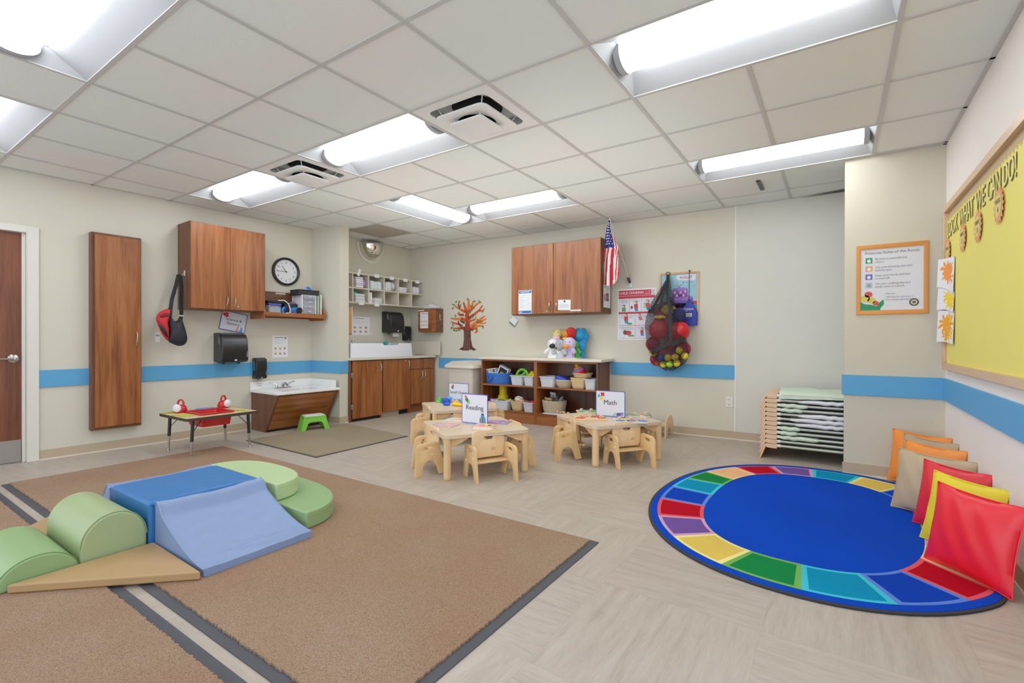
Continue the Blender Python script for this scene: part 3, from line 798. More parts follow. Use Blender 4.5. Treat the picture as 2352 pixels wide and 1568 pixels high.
# ------------------------------------------------------------------ sensory table
t = T('sensory_table', 'low table with red bin sunk in its top, black edge band', 'table', (-5.205, 2.30, 0), 0)
hx, hy = .305, .328
m = M(); TT = wood((206, 168, 118), (220, 186, 138), (228, 196, 150), 'X', s=.5)
hole = rr(.36, .30, .03, 4, .0, .0)[::-1]
m.plate(TT, [rr(2 * hx - .006, 2 * hy - .006, .02), hole], .022, 'xy', .358); m.b('tabletop', t)
EB = P((62, 52, 40), .5, var=.25, scale=30)
M().plate(EB, [rr(2 * hx, 2 * hy, .022), rr(2 * hx - .008, 2 * hy - .008, .02)[::-1]], .026, 'xy', .357).b('edge_band', t)
RB = P((200, 28, 34), .35, var=.04)
m = M()
for (z0, k0, z1, k1) in ((.375, 1, .25, .9),):
    a, b_ = .175, .145
    o0 = rr(2 * a * k0, 2 * b_ * k0, .03, 4); o1 = rr(2 * a * k1, 2 * b_ * k1, .03, 4); nn = len(o0)
    i0 = rr(2 * a * k0 - .008, 2 * b_ * k0 - .008, .028, 4); i1 = rr(2 * a * k1 - .008, 2 * b_ * k1 - .008, .028, 4)
    vs = [(p[0], p[1], z0) for p in o0] + [(p[0], p[1], z1) for p in o1] + [(p[0], p[1], z0) for p in i0] + [(p[0], p[1], z1 + .006) for p in i1]
    fs = []
    for k in range(nn):
        q = (k + 1) % nn
        fs += [(k, q, nn + q, nn + k), (2 * nn + k, 3 * nn + k, 3 * nn + q, 2 * nn + q), (k, 2 * nn + k, 2 * nn + q, q)]
    fs += [list(range(nn, 2 * nn)), list(range(3 * nn, 4 * nn))]
    m.add(RB, vs, fs)
m.plate(RB, [rr(.39, .33, .04), rr(.34, .28, .03)[::-1]], .008, 'xy', .378, .002); m.b('red_bin', t)
BLK = P((30, 28, 26), .4); 
for sx in (-1, 1):
    for sy in (-1, 1):
        x, y = sx * (hx - .06), sy * (hy - .075)
        fx, fy = x, y + sy * .015
        m = M(); m.tube(CHROME, [(fx, fy, .006), (x + (fx - x) * .45, y + (fy - y) * .45, .19)], .0105, 10); m.lathe(CHROME, [(.016, 0), (.016, .006), (.011, .012)], 12, (fx, fy, 0))
        lg = m.b('leg', t)
        m = M(); m.tube(BLK, [(x + (fx - x) * .6, y + (fy - y) * .6, .145), (x, y, .345)], .0145, 10); m.b('leg_sleeve', lg)
        m = M(); m.tube(BLK, [(x, y - sy * .006, .24), (x - sx * .03, y - sy * .09, .342)], .004, 6); m.b('brace', lg)
TZ = .37
def lantern(x, y, rz, label):
    t = T('toy_lantern', label, 'toy', (x, y, TZ), rz, 'red toy lanterns on the sensory table')
    RL = P((196, 20, 30), .25, var=.03)
    m = M(); m.lathe(RL, [(.052, 0), (.056, .01), (.056, .03), (.046, .06), (.03, .075), (.001, .08)], 20); m.b('lantern_body', t)
    M().tube(RL, [(-.028, 0, .065), (-.026, 0, .10), (-.012, 0, .125), (.012, 0, .125), (.026, 0, .10), (.028, 0, .065)], .009, 8).b('handle', t)
    m = M(); m.ball(P((232, 230, 238), .4, var=.02), (0, -.062, .05), (.04, .022, .04), 16); m.b('lamp_dome', t)
    m = M(); m.ell(P((240, 160, 60)), .0, .035, .01, .01, -.0, 10); o = m.b('button', t); o.location = (-.05, .02, 0); o.rotation_euler = (0, 0, R(-60))
    return t
lantern(-5.40, 2.12, R(38), 'red toy lantern with white dome, on the near left corner of the sensory table')
lantern(-5.42, 2.53, R(104), 'red toy lantern with white dome, on the far corner of the sensory table')
TW = P((176, 204, 40), .45)
def tweezers(x, y, rz, label):
    t = T('toy_tweezers', label, 'toy', (x, y, TZ), rz, 'lime plastic tweezers on the sensory table')
    for s_ in (-1, 1):
        M().ext(TW, [(-.055, s_ * .004), (.02, s_ * .016), (.055, s_ * .006), (.055, s_ * .001), (.02, s_ * .007), (-.055, 0)], 'z', .001, .010).b('prong', t, bevel=.002)
    M().ball(TW, (-.05, 0, .006), (.012, .01, .006), 10).b('grip', t)
tweezers(-5.10, 2.06, R(60), 'lime green plastic tweezers at the front edge of the sensory table, farther from the lantern')
tweezers(-5.20, 2.03, R(75), 'lime green plastic tweezers at the front edge, beside the near lantern')
tweezers(-5.04, 2.52, R(20), 'lime green plastic tweezers at the right edge of the sensory table')
tweezers(-5.47, 2.04, R(100), 'lime green plastic tweezers half hidden behind the near lantern')
t = T('blue_plate', 'flat blue plastic dish behind the red bin on the table', 'dish', (-5.455, 2.36, TZ), R(80))
M().plate(P((90, 150, 210), .4), [rr(.16, .06, .025)], .014, 'xy', .007, .003).b('dish', t)
# ================================================================== CHANGING COUNTER RECESS
def base_unit(label, s0, s1, toe):
    t = W('base_cabinet', label, 'cabinet', 'L', (s0 + s1) / 2, 0, 0, 'base cabinets of the changing counter')
    w2 = (s1 - s0) / 2 - .001
    return t, w2
D = .56
t, w2 = base_unit('brown base cabinet nearest the partition wall, one tall door with silver hinges', 4.07, 4.615, 0)
m = M(); m.box(wald(), -w2, -w2 + .03, -D, -.005, 0, .818); m.box(wald(), w2 - .02, w2, -D + .02, -.005, 0, .818); m.box(wald(), -w2 + .03, w2 - .02, -D + .03, -.005, .1, .818); m.b('case', t, bevel=.001)
M().box(BLACK, -w2 + .03, w2, -D + .05, -D + .06, 0, .1).b('toe_kick', t)
d = M().box(wal(), -w2 + .045, w2 - .012, -D - .012, -D + .01, .045, .81).b('door', t, bevel=.002)
pull(M(), w2 - .045, .70, .135, -D - .012, tilt=.015).b('handle', d)
for z in (.62, .20):
    m = M(); m.box(NICKEL, -w2 + .028, -w2 + .052, -D - .016, -D + .005, z - .033, z + .033); m.b('hinge', d, bevel=.003)
m = M(); m.ball(NICKEL, (w2 - .09, -D - .014, .665), (.011, .008, .009), 10); m.b('lock', d)
t, w2 = base_unit('brown base cabinet in the middle of the changing counter, tall door', 4.617, 5.132, 0)
M().box(wald(), -w2, w2, -D + .012, -.005, .09, .818).b('case', t, bevel=.001)
M().box(P((190, 172, 150), .5), -w2, w2 * .3, -D + .045, -D + .055, 0, .09).b('toe_kick', t)
m = M().box(BLACK, w2 * .3, w2, -D + .07, -D + .08, 0, .09); m.b('toe_gap', t)
d = M().box(wal(), -w2 + .004, w2 - .006, -D - .010, -D + .01, .075, .81).b('door', t, bevel=.002)
pull(M(), w2 - .045, .725, .15, -D - .01, tilt=.015).b('handle', d)
m = M(); m.ball(NICKEL, (w2 - .1, -D - .012, .79), (.011, .008, .009), 10); m.b('lock', d)
t, w2 = base_unit('brown base cabinet under the counter sink, false drawer over two doors', 5.134, 5.632, 0)
M().box(wald(), -w2, w2, -D + .012, -.005, .12, .818).b('case', t, bevel=.001)
M().box(wal('X'), -w2, w2, -D + .06, -D + .072, 0, .125).b('toe_kick', t)
M().box(wal(), -w2 + .003, w2 - .003, -D - .008, -D + .01, .655, .808).b('false_drawer', t, bevel=.002)
for (a, b_, hx_, k) in ((-w2 + .003, -.002, -.03, 0), (.002, w2 - .003, .03, 1)):
    d = M().box(wal(), a, b_, -D - .008, -D + .01, .128, .648).b('door', t, bevel=.002)
    pull(M(), hx_, .56, .13, -D - .008, tilt=.015).b('handle', d)
    if k: m = M(); m.ball(NICKEL, (hx_ + .035, -D - .01, .625), (.011, .008, .009), 10); m.b('lock', d)
CT = P((216, 208, 190), .35, var=.05, scale=120)
t = W('changing_worktop', 'beige speckled worktop over the brown base cabinets with splash at its end', 'worktop', 'L', 4.85, 0)
m = M(); m.plate(CT, [[(-.785, -.003), (-.785, -.595), (.79, -.595), (.79, -.003)], rr(.32, .30, .05, 4, .56, -.27)[::-1]], .034, 'xy', .838, .003); m.b('slab', t)
m = M(); m.box(CT, .765, .782, -.70, -.005, .856, 1.075); m.b('end_splash', t, bevel=.003)
m = M(); m.box(CT, -.785, .76, -.02, -.004, .856, .96); m.b('back_splash', t, bevel=.003)
m = M()
def sk(u, v):
    a = 2 * pi * v; k = 1 - .3 * u
    return (.56 + .165 * k * cos(a), -.27 + .15 * k * sin(a), .858 - .15 * u)
m.grid(P((180, 180, 182), .3, metal=.8), sk, 4, 24); m.plate(NICKEL, [rr(.36, .34, .06, 5, .56, -.27), rr(.30, .28, .05, 5, .56, -.27)[::-1]], .006, 'xy', .858); m.b('sink_bowl', t)
m = M(); m.tube(CHROME, [(.50, -.06, .856), (.50, -.06, .96), (.50, -.09, 1.0), (.50, -.16, .99), (.50, -.18, .96)], .011, 10); m.b('faucet', t)
t = W('changing_tray', 'white open changing tray with raised rim on the worktop', 'changing tray', 'L', 4.66, .8552)
WT = P((232, 234, 244), .4, var=.01)
m = M()
fr = [(-.54, 0), (.55, 0), (.53, .192), (.30, .192), (.265, .165), (.02, .165), (-.015, .192), (-.54, .192)]
m.plate(WT, [fr], .02, 'xz', -.515, .003)
m.plate(WT, [[(-.54, 0), (.55, 0), (.53, .192), (-.54, .192)]], .02, 'xz', -.05, .003)
m.box(WT, -.54, -.52, -.5, -.06, 0, .19); m.ext(WT, [(.53, 0), (.55, 0), (.53, .19), (.512, .19)], 'y', -.5, -.06); m.box(WT, -.52, .53, -.5, -.06, 0, .03); m.b('tray', t)
t = W('changing_pad', 'pale grey pad lying inside the white changing tray', 'pad', 'L', 4.66, .886)
M().plate(P((206, 208, 214), .5), [rr(.98, .40, .04, 4, 0, -.28)], .13, 'xy', .067, .02).b('pad', t)
t = W('teal_bottle', 'small teal bottle standing behind the white changing tray', 'bottle', 'L', 5.05, 1.02, .1)
tl = P((20, 178, 158), .3)
M().box(tl, -.03, .03, -.03, .03, 0, .05).b('bottle', t, bevel=.01)
M().tube(tl, [(0, 0, .05), (0, 0, .075), (.02, 0, .09)], .008, 8).b('spout', t)
t2 = W('bottle_stand', 'white ledge behind the changing tray carrying the teal bottle', 'ledge', 'L', 5.05, .86, .09); M().box(WT, -.08, .08, -.035, .035, 0, .158).b('ledge', t2, bevel=.004)

# cubby shelf
CB = P((222, 214, 196), .5, var=.02)
t = W('cubby_shelf', 'cream two-row cubby shelf of diaper compartments over the changing counter', 'cubby shelf', 'L', 4.93, 0)
a0, a1, zb, zm, zt, dp = -.84, .79, 1.62, 1.824, 2.03, .285
dv = [-.84, -.605, -.335, -.055, .215, .483, .775]
m = M()
for z in (zb, zm, zt): m.box(CB, a0, a1 + .0, -dp, -.003, z - .008, z + .008)
for x in dv: m.box(CB, x - .008, x + .008, -dp + (.001 if a0 < x < .7 else 0), -.003, zb, zt)
m.box(P((204, 194, 176), .7), a0, a1, -.01, -.003, zb, zt)
m.b('carcass', t, bevel=.001)
TAGP = P((240, 240, 242), .6)
tags = [(dv[1] + .10, zt + .015, 1, R(20)), ((dv[2] + dv[3]) / 2, zt, 0, 0), ((dv[3] + dv[4]) / 2, zt - .004, 0, 0), ((dv[4] + dv[5]) / 2, zt - .006, 0, 0), ((dv[5] + dv[6]) / 2 - .03, zt - .008, 0, 0), (dv[1] + .14, zb - .005, 0, 0), (dv[2] + .14, zb - .01, 0, 0)]
nm = ['tilted white name label above the second cubby from the left', 'white name label on the upper rail over the blue-white diapers', 'white name label over the grey-white diaper bag cubby', 'white name label over the slanted folded diaper cubby', 'white name label over the rightmost upper cubby', 'white name label on the lower rail under the teal diaper pack', 'white name label on the lower rail under the standing diaper roll']
for k, (x, z, tall, ro) in enumerate(tags):
    q = W('name_label', nm[k], 'label', 'L', 4.93 + x, z, dp + .003, 'name labels on the cubby shelf', ry=ro)
    (M().rect(TAGP, -.022, .022, -.05, .05) if tall else M().rect(TAGP, -.042, .042, -.025, .025)).b('label_card', q)
# diapers in the cubbies: folded packs
def diapers(name, label, x, z, n_, w_, h_, d_, upright, cols, ro=0., dy=-.2):
    t = W(name, label, 'diapers', 'L', 4.93 + x, z, 0, 'diapers in the cubbies')
    for k in range(n_):
        m = M(); c = cols[k % len(cols)]
        if upright: m.box(c, -w_ / 2 + w_ / n_ * k + .002, -w_ / 2 + w_ / n_ * (k + 1), dy - d_ / 2, dy + d_ / 2, 0, h_ * (1 - .12 * random.random()))
        else: m.box(c, -w_ / 2 + .012 * random.random(), w_ / 2 - .02 * random.random(), dy - d_ / 2, dy + d_ / 2, h_ / n_ * k + .001, h_ / n_ * (k + 1))
        o = m.b('diaper', t, bevel=.008)
    return t
DW = P((236, 236, 238), .8); DB = P((206, 226, 230), .8); DP = P((226, 210, 226), .8); DG = P((214, 214, 216), .8)
U = zm + .009; Lz = zb + .009
diapers('diaper_stack', 'tall stack of white diapers in the upper cubby with the purple pack', -.50, U, 5, .13, .15, .2, False, [DW, DP, DW])
t = W('purple_pack', 'purple and white wipes pack beside the tall diaper stack', 'wipes pack', 'L', 4.93 - .40, U, .2)
M().ball(P((176, 150, 210), .3, var=.3, scale=25), (-.005, 0, .07), (.06, .07, .068), 14).b('pack', t)
diapers('diaper_stack', 'row of blue-white diapers standing in the upper cubby, third from left', -.21, U, 7, .2, .12, .18, True, [DB, DW, DB, DW])
diapers('diaper_stack', 'white diapers standing at left of the upper cubby with a grey bag', .02, U, 4, .10, .14, .18, True, [DW, DG])
t = W('wipes_bag', 'grey-white plastic bag in the upper cubby beside standing diapers', 'bag', 'L', 4.93 + .13, U, .2)
M().ball(P((206, 206, 210), .3, var=.08, scale=25), (0, 0, .075), (.06, .08, .074), 12).b('bag', t)
diapers('diaper_stack', 'low slanted pile of folded white diapers in the upper cubby', .31, U, 3, .16, .075, .18, False, [DW])
diapers('diaper_stack', 'pink-white diapers in the rightmost upper cubby', .57, U, 5, .14, .11, .18, True, [DP, DW])
diapers('diaper_stack', 'stack of white diapers under a teal pack in the lower cubby', -.49, Lz, 5, .17, .115, .2, False, [DW, DG])
t = W('teal_pack', 'small teal diaper pack on the stack in the lower cubby', 'pack', 'L', 4.93 - .54, Lz + .116, .2)
M().box(P((30, 170, 150), .4), -.04, .04, -.05, .05, 0, .03).b('pack', t, bevel=.01)
diapers('diaper_stack', 'loose pile of white diapers in the lower cubby beside a roll', -.17, Lz, 4, .16, .08, .2, False, [DW, DG])
t = W('diaper_roll', 'white rolled diaper standing upright in the lower cubby', 'diaper roll', 'L', 4.93 - .265, Lz, .21)
M().lathe(DW, [(.036, 0), (.038, .08), (.034, .155), (.001, .158)], 14).b('roll', t)

# half dome mirror
t = W('dome_mirror', 'half dome safety mirror under the ceiling above the cubbies', 'mirror', 'L', 4.84, 2.54)
MR = P((230, 228, 222), .06, metal=1., var=.01)
def dome(r, rz_, d):
    def f(u, v):
        a = pi * v; e = pi / 2 * u
        return (r * cos(a) * cos(e), -d * sin(e) - .004, -rz_ * sin(a) * cos(e))
    return f
m = M(); m.grid(MR, dome(.20, .235, .17), 12, 24); m.b('mirror_face', t)
m = M()
fl = [(.245 * cos(a), -.285 * sin(a)) for a in [pi * k / 24 for k in range(25)]]; fi = [(.205 * cos(a), -.24 * sin(a)) for a in [pi * k / 24 for k in range(25)]]
m.plate(P((226, 222, 208), .4), [fl + fi[::-1]], .006, 'xz', -.006); m.tube(P((240, 238, 230), .4), [(p[0], -.01, p[1]) for p in fl], .006, 6); m.b('flange', t)
towel('black paper towel dispenser over the changing counter, paper hanging out', 'L', 5.19, 1.20, .275, .335, .225, True)
soap('small black soap dispenser right of the changing counter towel dispenser', 'L', 5.52, 1.085, .12, .235, .10)
t = W('diapering_poster', 'white diapering procedure sheet above the left end of the changing counter', 'poster', 'L', 4.66, 1.30); procedure_sheet(t, .34, .27, False)
t = W('cork_strip', 'narrow cork board edge with white frame beside the partition wall', 'board', 'L', 4.22, 1.36)
M().box(P((204, 150, 92), .8), -.1, .09, -.28, -.005, -.18, .18).b('cork', t)
M().box(WHITE, .09, .10, -.285, -.002, -.195, .2).b('frame', t, bevel=.002)
t = W('tape_roll', 'white tape roll on the wall beside the changing tray', 'tape', 'L', 4.40, 1.075, .2)
m = M(); m.X = Matrix.Rotation(pi / 2, 4, 'X'); m.lathe(P((226, 222, 210), .5), [(.03, -.012), (.03, .012), (.016, .012), (.016, -.012), (.03, -.012)], 18, cap=False); m.b('roll', t)
# wooden box with a procedure sheet, on the back wall
t = W('glove_box_cabinet', 'small brown wall box with white sheet on its front, by the tree decal', 'cabinet', 'B', -5.30, 0)
M().box(wald('X'), -.18, .18, -.17, -.002, 1.218, 1.585).b('case', t, bevel=.002)
d = M().box(wal('X'), -.178, .09, -.186, -.171, 1.224, 1.58).b('door', t, bevel=.002)
M().box(wal('X'), .093, .178, -.182, -.171, 1.224, 1.58).b('side_stile', t, bevel=.002)
M().rect(WHITE, -.17, -.05, 1.55, 1.565, -.1875).b('white_strip', d)
m = M(); m.ball(NICKEL, (.045, -.19, 1.54), (.006, .006, .006), 8); m.b('knob', d)
m = M(); m.ext(WHITE, [(-.085, 1.50), (-.075, 1.50), (-.075, 1.42), (-.055, 1.42), (-.07, 1.40), (-.085, 1.43)], 'x', .181, .183); m.b('clip', t)
q = W('procedure_sheet', 'white hand care sheet stuck on the small brown wall box', 'sheet', 'B', -5.35, 1.405, .187); procedure_sheet(q, .165, .255, y=-.002)
t = W('white_pack', 'pale grey packet lying on top of the small brown wall box', 'pack', 'B', -5.28, 1.586, .1)
m = M(); m.box(P((214, 218, 228), .5), -.13, .13, -.05, .06, 0, .045); m.ball(P((222, 226, 234), .5), (0, 0, .045), (.06, .05, .03), 10); m.b('pack', t, bevel=.01)

# ================================================================== BACK WALL
# tree decal
def px(u, v): return ((u - 1345 - 205) / 430 * .70, (1480 - v) / 630 * .80)   # decal drawn from its own outline grid
t = W('tree_decal', 'red-orange branching tree wall decal beside the small brown wall box', 'wall decal', 'B', -4.63, .935)
TR = [P((86, 46, 44), .8, var=.2), P((150, 60, 44), .8, var=.2), P((206, 88, 40), .8, var=.15), P((224, 120, 50), .8, var=.15)]
m = M()
m.poly(TR[0], [px(*p) for p in [(1440, 1465), (1490, 1435), (1500, 1350), (1500, 1240), (1545, 1240), (1545, 1480), (1495, 1480), (1470, 1475)]], -.002)
m.poly(TR[0], [px(*p) for p in [(1545, 1240), (1580, 1240), (1582, 1340), (1600, 1430), (1645, 1470), (1610, 1480), (1590, 1465), (1545, 1480)]], -.0022)
m.poly(TR[0], [px(*p) for p in [(1478, 1190), (1600, 1200), (1580, 1245), (1500, 1245)]], -.002)
for k in range(4): m.poly(P((150, 120, 90), .8), [px(*p) for p in [(1512 + 16 * k, 1250), (1516 + 16 * k, 1250), (1508 + 20 * k, 1470), (1503 + 20 * k, 1470)]], -.003)
m.poly(P((60, 30, 34)), [px(*p) for p in [(1548, 1295), (1562, 1285), (1578, 1295), (1563, 1322)]], -.0035)
BRS = [([(1540, 1240), (1545, 1130), (1535, 1020), (1515, 960), (1495, 900)], 34, 8, 1), ([(1530, 1080), (1560, 1000), (1555, 920), (1560, 865)], 26, 6, 2), ([(1560, 1020), (1620, 960), (1660, 920), (1700, 905)], 18, 5, 2),
       ([(1590, 985), (1600, 920), (1615, 885)], 12, 5, 2), ([(1530, 1020), (1470, 990), (1420, 960), (1375, 920)], 18, 6, 2), ([(1450, 975), (1435, 920), (1450, 875)], 12, 5, 1),
       ([(1550, 1100), (1620, 1050), (1680, 1000), (1715, 945)], 20, 6, 1), ([(1670, 1010), (1710, 1010), (1740, 985)], 11, 5, 2), ([(1540, 1120), (1470, 1095), (1400, 1100), (1340, 1085)], 24, 6, 2),
       ([(1480, 1190), (1440, 1160), (1390, 1150), (1345, 1130)], 18, 5, 1), ([(1440, 1165), (1435, 1120)], 10, 5, 1), ([(1500, 1215), (1440, 1210), (1390, 1215), (1355, 1200)], 16, 5, 1),
       ([(1575, 1200), (1640, 1150), (1700, 1100), (1745, 1070)], 26, 6, 3), ([(1650, 1150), (1710, 1130), (1760, 1105)], 16, 5, 2), ([(1600, 1195), (1680, 1185), (1730, 1190)], 18, 6, 3), ([(1660, 1140), (1720, 1160), (1755, 1150)], 12, 5, 3),
       ([(1585, 1240), (1610, 1215), (1645, 1220), (1655, 1250), (1630, 1270)], 20, 8, 1), ([(1500, 1050), (1450, 1050), (1430, 1030), (1450, 1015)], 16, 8, 1), ([(1570, 1130), (1630, 1110), (1645, 1070)], 14, 5, 2), ([(1510, 1150), (1460, 1120), (1490, 1090)], 14, 7, 0)]
for pts, w0, w1, c in BRS:
    L_ = []; Rr_ = []
    for k, p in enumerate(pts):
        a = pts[max(0, k - 1)]; b_ = pts[min(len(pts) - 1, k + 1)]
        dx, dz = b_[0] - a[0], b_[1] - a[1]; n_ = math.hypot(dx, dz); w_ = (w0 + (w1 - w0) * k / (len(pts) - 1)) * .85 + 2
        L_.append(px(p[0] - dz / n_ * w_, p[1] + dx / n_ * w_)); Rr_.append(px(p[0] + dz / n_ * w_, p[1] - dx / n_ * w_))
    for k in range(len(pts) - 1): m.poly(TR[min(3, c + (1 if k else 0))] if c < 3 else TR[3], [L_[k], Rr_[k], Rr_[k + 1], L_[k + 1]], -.0026)
LF = P((60, 140, 66), .8, var=.25)
for (u, v) in [(1372, 920), (1410, 890), (1460, 940), (1500, 915), (1370, 965), (1545, 865), (1625, 895), (1680, 900), (1580, 950), (1400, 1060), (1570, 1020), (1720, 1015), (1600, 1075), (1660, 1120), (1370, 1170), (1350, 1210), (1385, 1235), (1445, 1235), (1650, 1220), (1720, 1200), (1415, 1240)]:
    a = random.uniform(0, pi); c = px(u, v); q = [(.028 * cos(b_), .011 * sin(b_)) for b_ in [2 * pi * k / 8 for k in range(8)]]
    m.poly(LF, [(c[0] + p[0] * cos(a) - p[1] * sin(a), c[1] + p[0] * sin(a) + p[1] * cos(a)) for p in q], -.004)
m.b('tree_drawing', t, smooth=False)

# beige lidded bin
t = T('storage_bin', 'tall beige plastic lidded bin between the changing counter and the shelf cabinet', 'bin', (-4.42, 5.42, 0), .033)
BB = P((216, 206, 192), .5, var=.02)
m = M()
for k in range(1):
    o0 = rr(.40, .36, .04, 4); o1 = rr(.46, .42, .045, 4); nn = len(o0)
    m.add(BB, [(p[0], p[1], 0) for p in o0] + [(p[0], p[1], .70) for p in o1], [list(range(nn))[::-1], list(range(nn, 2 * nn))] + [(q, (q + 1) % nn, nn + (q + 1) % nn, nn + q) for q in range(nn)])
for x in (-.1, .02, .12): m.ext(P((196, 184, 170), .6), [(x - .003, -.186), (x + .003, -.186), (x + .003, -.18), (x - .003, -.18)], 'z', .05, .66)
m.b('bin_body', t, bevel=.004)
m = M(); m.plate(BB, [rr(.53, .48, .05)], .05, 'xy', .72, .008)
m.ext(BB, [(-.24, .745), (.24, .745), (.13, .795), (-.13, .795)], 'y', -.215, .215)
m.b('lid', t, bevel=.01)

# open shelf cabinet
t = W('shelf_cabinet', 'low brown open shelf cabinet of four compartments against the back wall', 'shelf cabinet', 'B', -3.237, 0)
x0, x1, xd, dp = -.86, .86, 0., .40
m = M(); wd_ = wald()
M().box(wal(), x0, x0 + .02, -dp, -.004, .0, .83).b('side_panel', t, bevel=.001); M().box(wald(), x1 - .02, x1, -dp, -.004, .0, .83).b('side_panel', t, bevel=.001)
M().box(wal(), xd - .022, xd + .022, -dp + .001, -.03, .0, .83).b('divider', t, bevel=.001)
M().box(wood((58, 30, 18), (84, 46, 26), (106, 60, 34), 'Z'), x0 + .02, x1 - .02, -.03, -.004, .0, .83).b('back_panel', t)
for (a, b_) in ((x0 + .02, xd - .022), (xd + .022, x1 - .02)):
    M().box(wal('X'), a, b_, -dp + .002, -.031, .474, .494).b('shelf', t, bevel=.001)
    M().box(wal('X'), a, b_, -dp + .002, -.031, .128, .15).b('bottom_shelf', t, bevel=.001)
    M().box(wal('X'), a, b_, -dp + .004, -dp + .02, .0, .127).b('kick_board', t)
    M().box(wal('X'), a, b_, -dp + .002, -dp + .02, .81, .83).b('top_rail', t)
t = W('shelf_worktop', 'pale laminate top on the brown open shelf cabinet', 'worktop', 'B', -3.225, .831)
M().box(P((226, 216, 198), .4, var=.03, scale=60), -.885, .905, -.43, -.003, 0, .034).b('slab', t, bevel=.006)

SB = lambda name, label, cat, x, z, off=.33, g=None, ry=0.: W(name, label, cat, 'B', x, z, off, g, ry)
Z1, Z2 = .4945, .1505
BINM = P((238, 243, 252), .3, var=.02, alpha=.62)
def bin_(name, label, x, z, w_, d_, h_, off, mt=BINM):
    t = SB(name, label, 'bin', x, z, off)
    m = M()
    o0 = rr(w_ * .8, d_ * .85, .02, 4); o1 = rr(w_ * .95, d_ * .97, .02, 4); i0 = rr(w_ * .8 - .006, d_ * .85 - .006, .02, 4); i1 = rr(w_ * .95 - .006, d_ * .97 - .006, .02, 4); nn = len(o0)
    vs = [(p[0], p[1], 0) for p in o0] + [(p[0], p[1], h_) for p in o1] + [(p[0], p[1], .004) for p in i0] + [(p[0], p[1], h_) for p in i1]
    fs = [list(range(nn)), list(range(2 * nn, 3 * nn))]
    for q in range(nn):
        r_ = (q + 1) % nn
        fs += [(q, r_, nn + r_, nn + q), (2 * nn + q, 3 * nn + q, 3 * nn + r_, 2 * nn + r_), (nn + q, nn + r_, 3 * nn + r_, 3 * nn + q)]
    m.add(mt, vs, fs); m.b('bin_body', t)
    M().plate(P((224, 228, 236), .3, var=.02), [rr(w_ + .012, d_ + .012, .022), rr(w_ * .95 - .004, d_ * .97 - .004, .02)[::-1]], .008, 'xy', h_, .002).b('rim', t)
    return t
def rope(name, label, x, z, w_, d_, h_, off, c, rows=9, flare=.85):
    """coiled rope basket"""
    t = SB(name, label, 'basket', x, z, off)
    m = M(); mt = P(c, .8, var=.1, scale=40, bump=.3, bscale=150); hh = h_ / rows
    for k in range(rows):
        f = flare + (1 - flare) * (k / (rows - 1)) ** .6
        m.tube(mt, [(w_ / 2 * f * cos(a), d_ / 2 * f * sin(a), hh * (k + .5)) for a in [2 * pi * q / 28 for q in range(28)]], hh * .56, 6, closed=True)
    m.lathe(mt, [(.5 * flare, 0.002), (.5 * flare, .008)], 24, sx=w_, sy=d_); m.b('basket_body', t)
    return t
def wicker(name, label, x, z, w_, d_, h_, off, fl=.8, square=True):
    t = SB(name, label, 'basket', x, z, off); m = M(); mt = P((222, 194, 144), .7, var=.15, scale=60, bump=.5, bscale=120)
    nu = 40
    def f(u, v, inn=0.):
        a = 2 * pi * u; e = .35 if square else 1.
        k = fl + (1 - fl) * v ** .7
        c, s_ = cos(a), sin(a); wv = .0025 * sin(40 * a) + .0015 * sin(60 * v)
        return ((w_ / 2 * k - inn + wv) * abs(c) ** e * (1 if c > 0 else -1), (d_ / 2 * k - inn + wv) * abs(s_) ** e * (1 if s_ > 0 else -1), h_ * v + .002)
    m.grid(mt, f, 80, 8, cu=True); m.grid(mt, lambda u, v: f(u, .03 + .97 * v, .006), 80, 4, cu=True)
    m.add(mt, [(p[0], p[1], .006) for p in [f(u / 24, 0) for u in range(24)]], [list(range(24))])
    m.tube(mt, [f(u / 40, 1) for u in range(40)], .006, 6, closed=True); m.b('basket_body', t)
    return t
# upper left compartment
t = rope('rope_basket', 'blue coiled rope basket holding boxes on the upper left shelf', -3.905, Z1, .40, .28, .15, .235, (60, 116, 200), 9, .92)
m = M(); m.tube(P((44, 90, 170), .8), [(-.10, -.133, .125), (-.095, -.15, .07), (-.06, -.155, .04), (-.02, -.152, .07), (-.01, -.14, .125)], .009, 8); m.b('handle', t)
t = SB('picture_box', 'white box with dark pink picture leaning in the blue rope basket', 'box', -3.84, Z1 + .12, .25, ry=R(25))
M().box(PAPER, -.08, .08, -.035, .035, -.03, .12).b('box', t, bevel=.003); M().rect(P((40, 30, 36)), -.06, .065, -.02, .1, -.036).rect(P((206, 150, 136)), -.03, .055, -.015, .045, -.037).b('picture', t)
t = SB('white_box', 'white printed box lying at the left of the blue rope basket', 'box', -4.0, Z1 + .13, .25, ry=R(-8))
M().box(PAPER, -.11, .08, -.05, .05, 0, .075).b('box', t, bevel=.003); M().rect(P((240, 170, 90)), -.02, .02, .03, .06, -.051).rect(P((60, 90, 150)), .03, .07, .02, .06, -.051).rect(INKL, -.08, -.04, .01, .06, -.051).b('print', t)
bin_('clear_bin', 'clear bin with a green toy ring on the upper left shelf', -3.545, Z1, .20, .26, .125, .25)
t = SB('green_ring', 'bright green plastic ring toy standing in the clear bin', 'toy', -3.52, Z1 + .02, .25)
m = M(); gm = P((120, 220, 50), .3); m.tube(gm, [(.085 * cos(a), 0, .10 + .085 * sin(a)) for a in [2 * pi * k / 24 for k in range(24)]], .018, 8, closed=True); m.tube(gm, [(-.08, 0, .06), (.06, 0, .16)], .014, 8); m.b('ring', t)
bin_('clear_bin', 'clear bin of coloured blocks with yellow bumpy toy on the upper left shelf', -3.36, Z1, .155, .26, .125, .25)
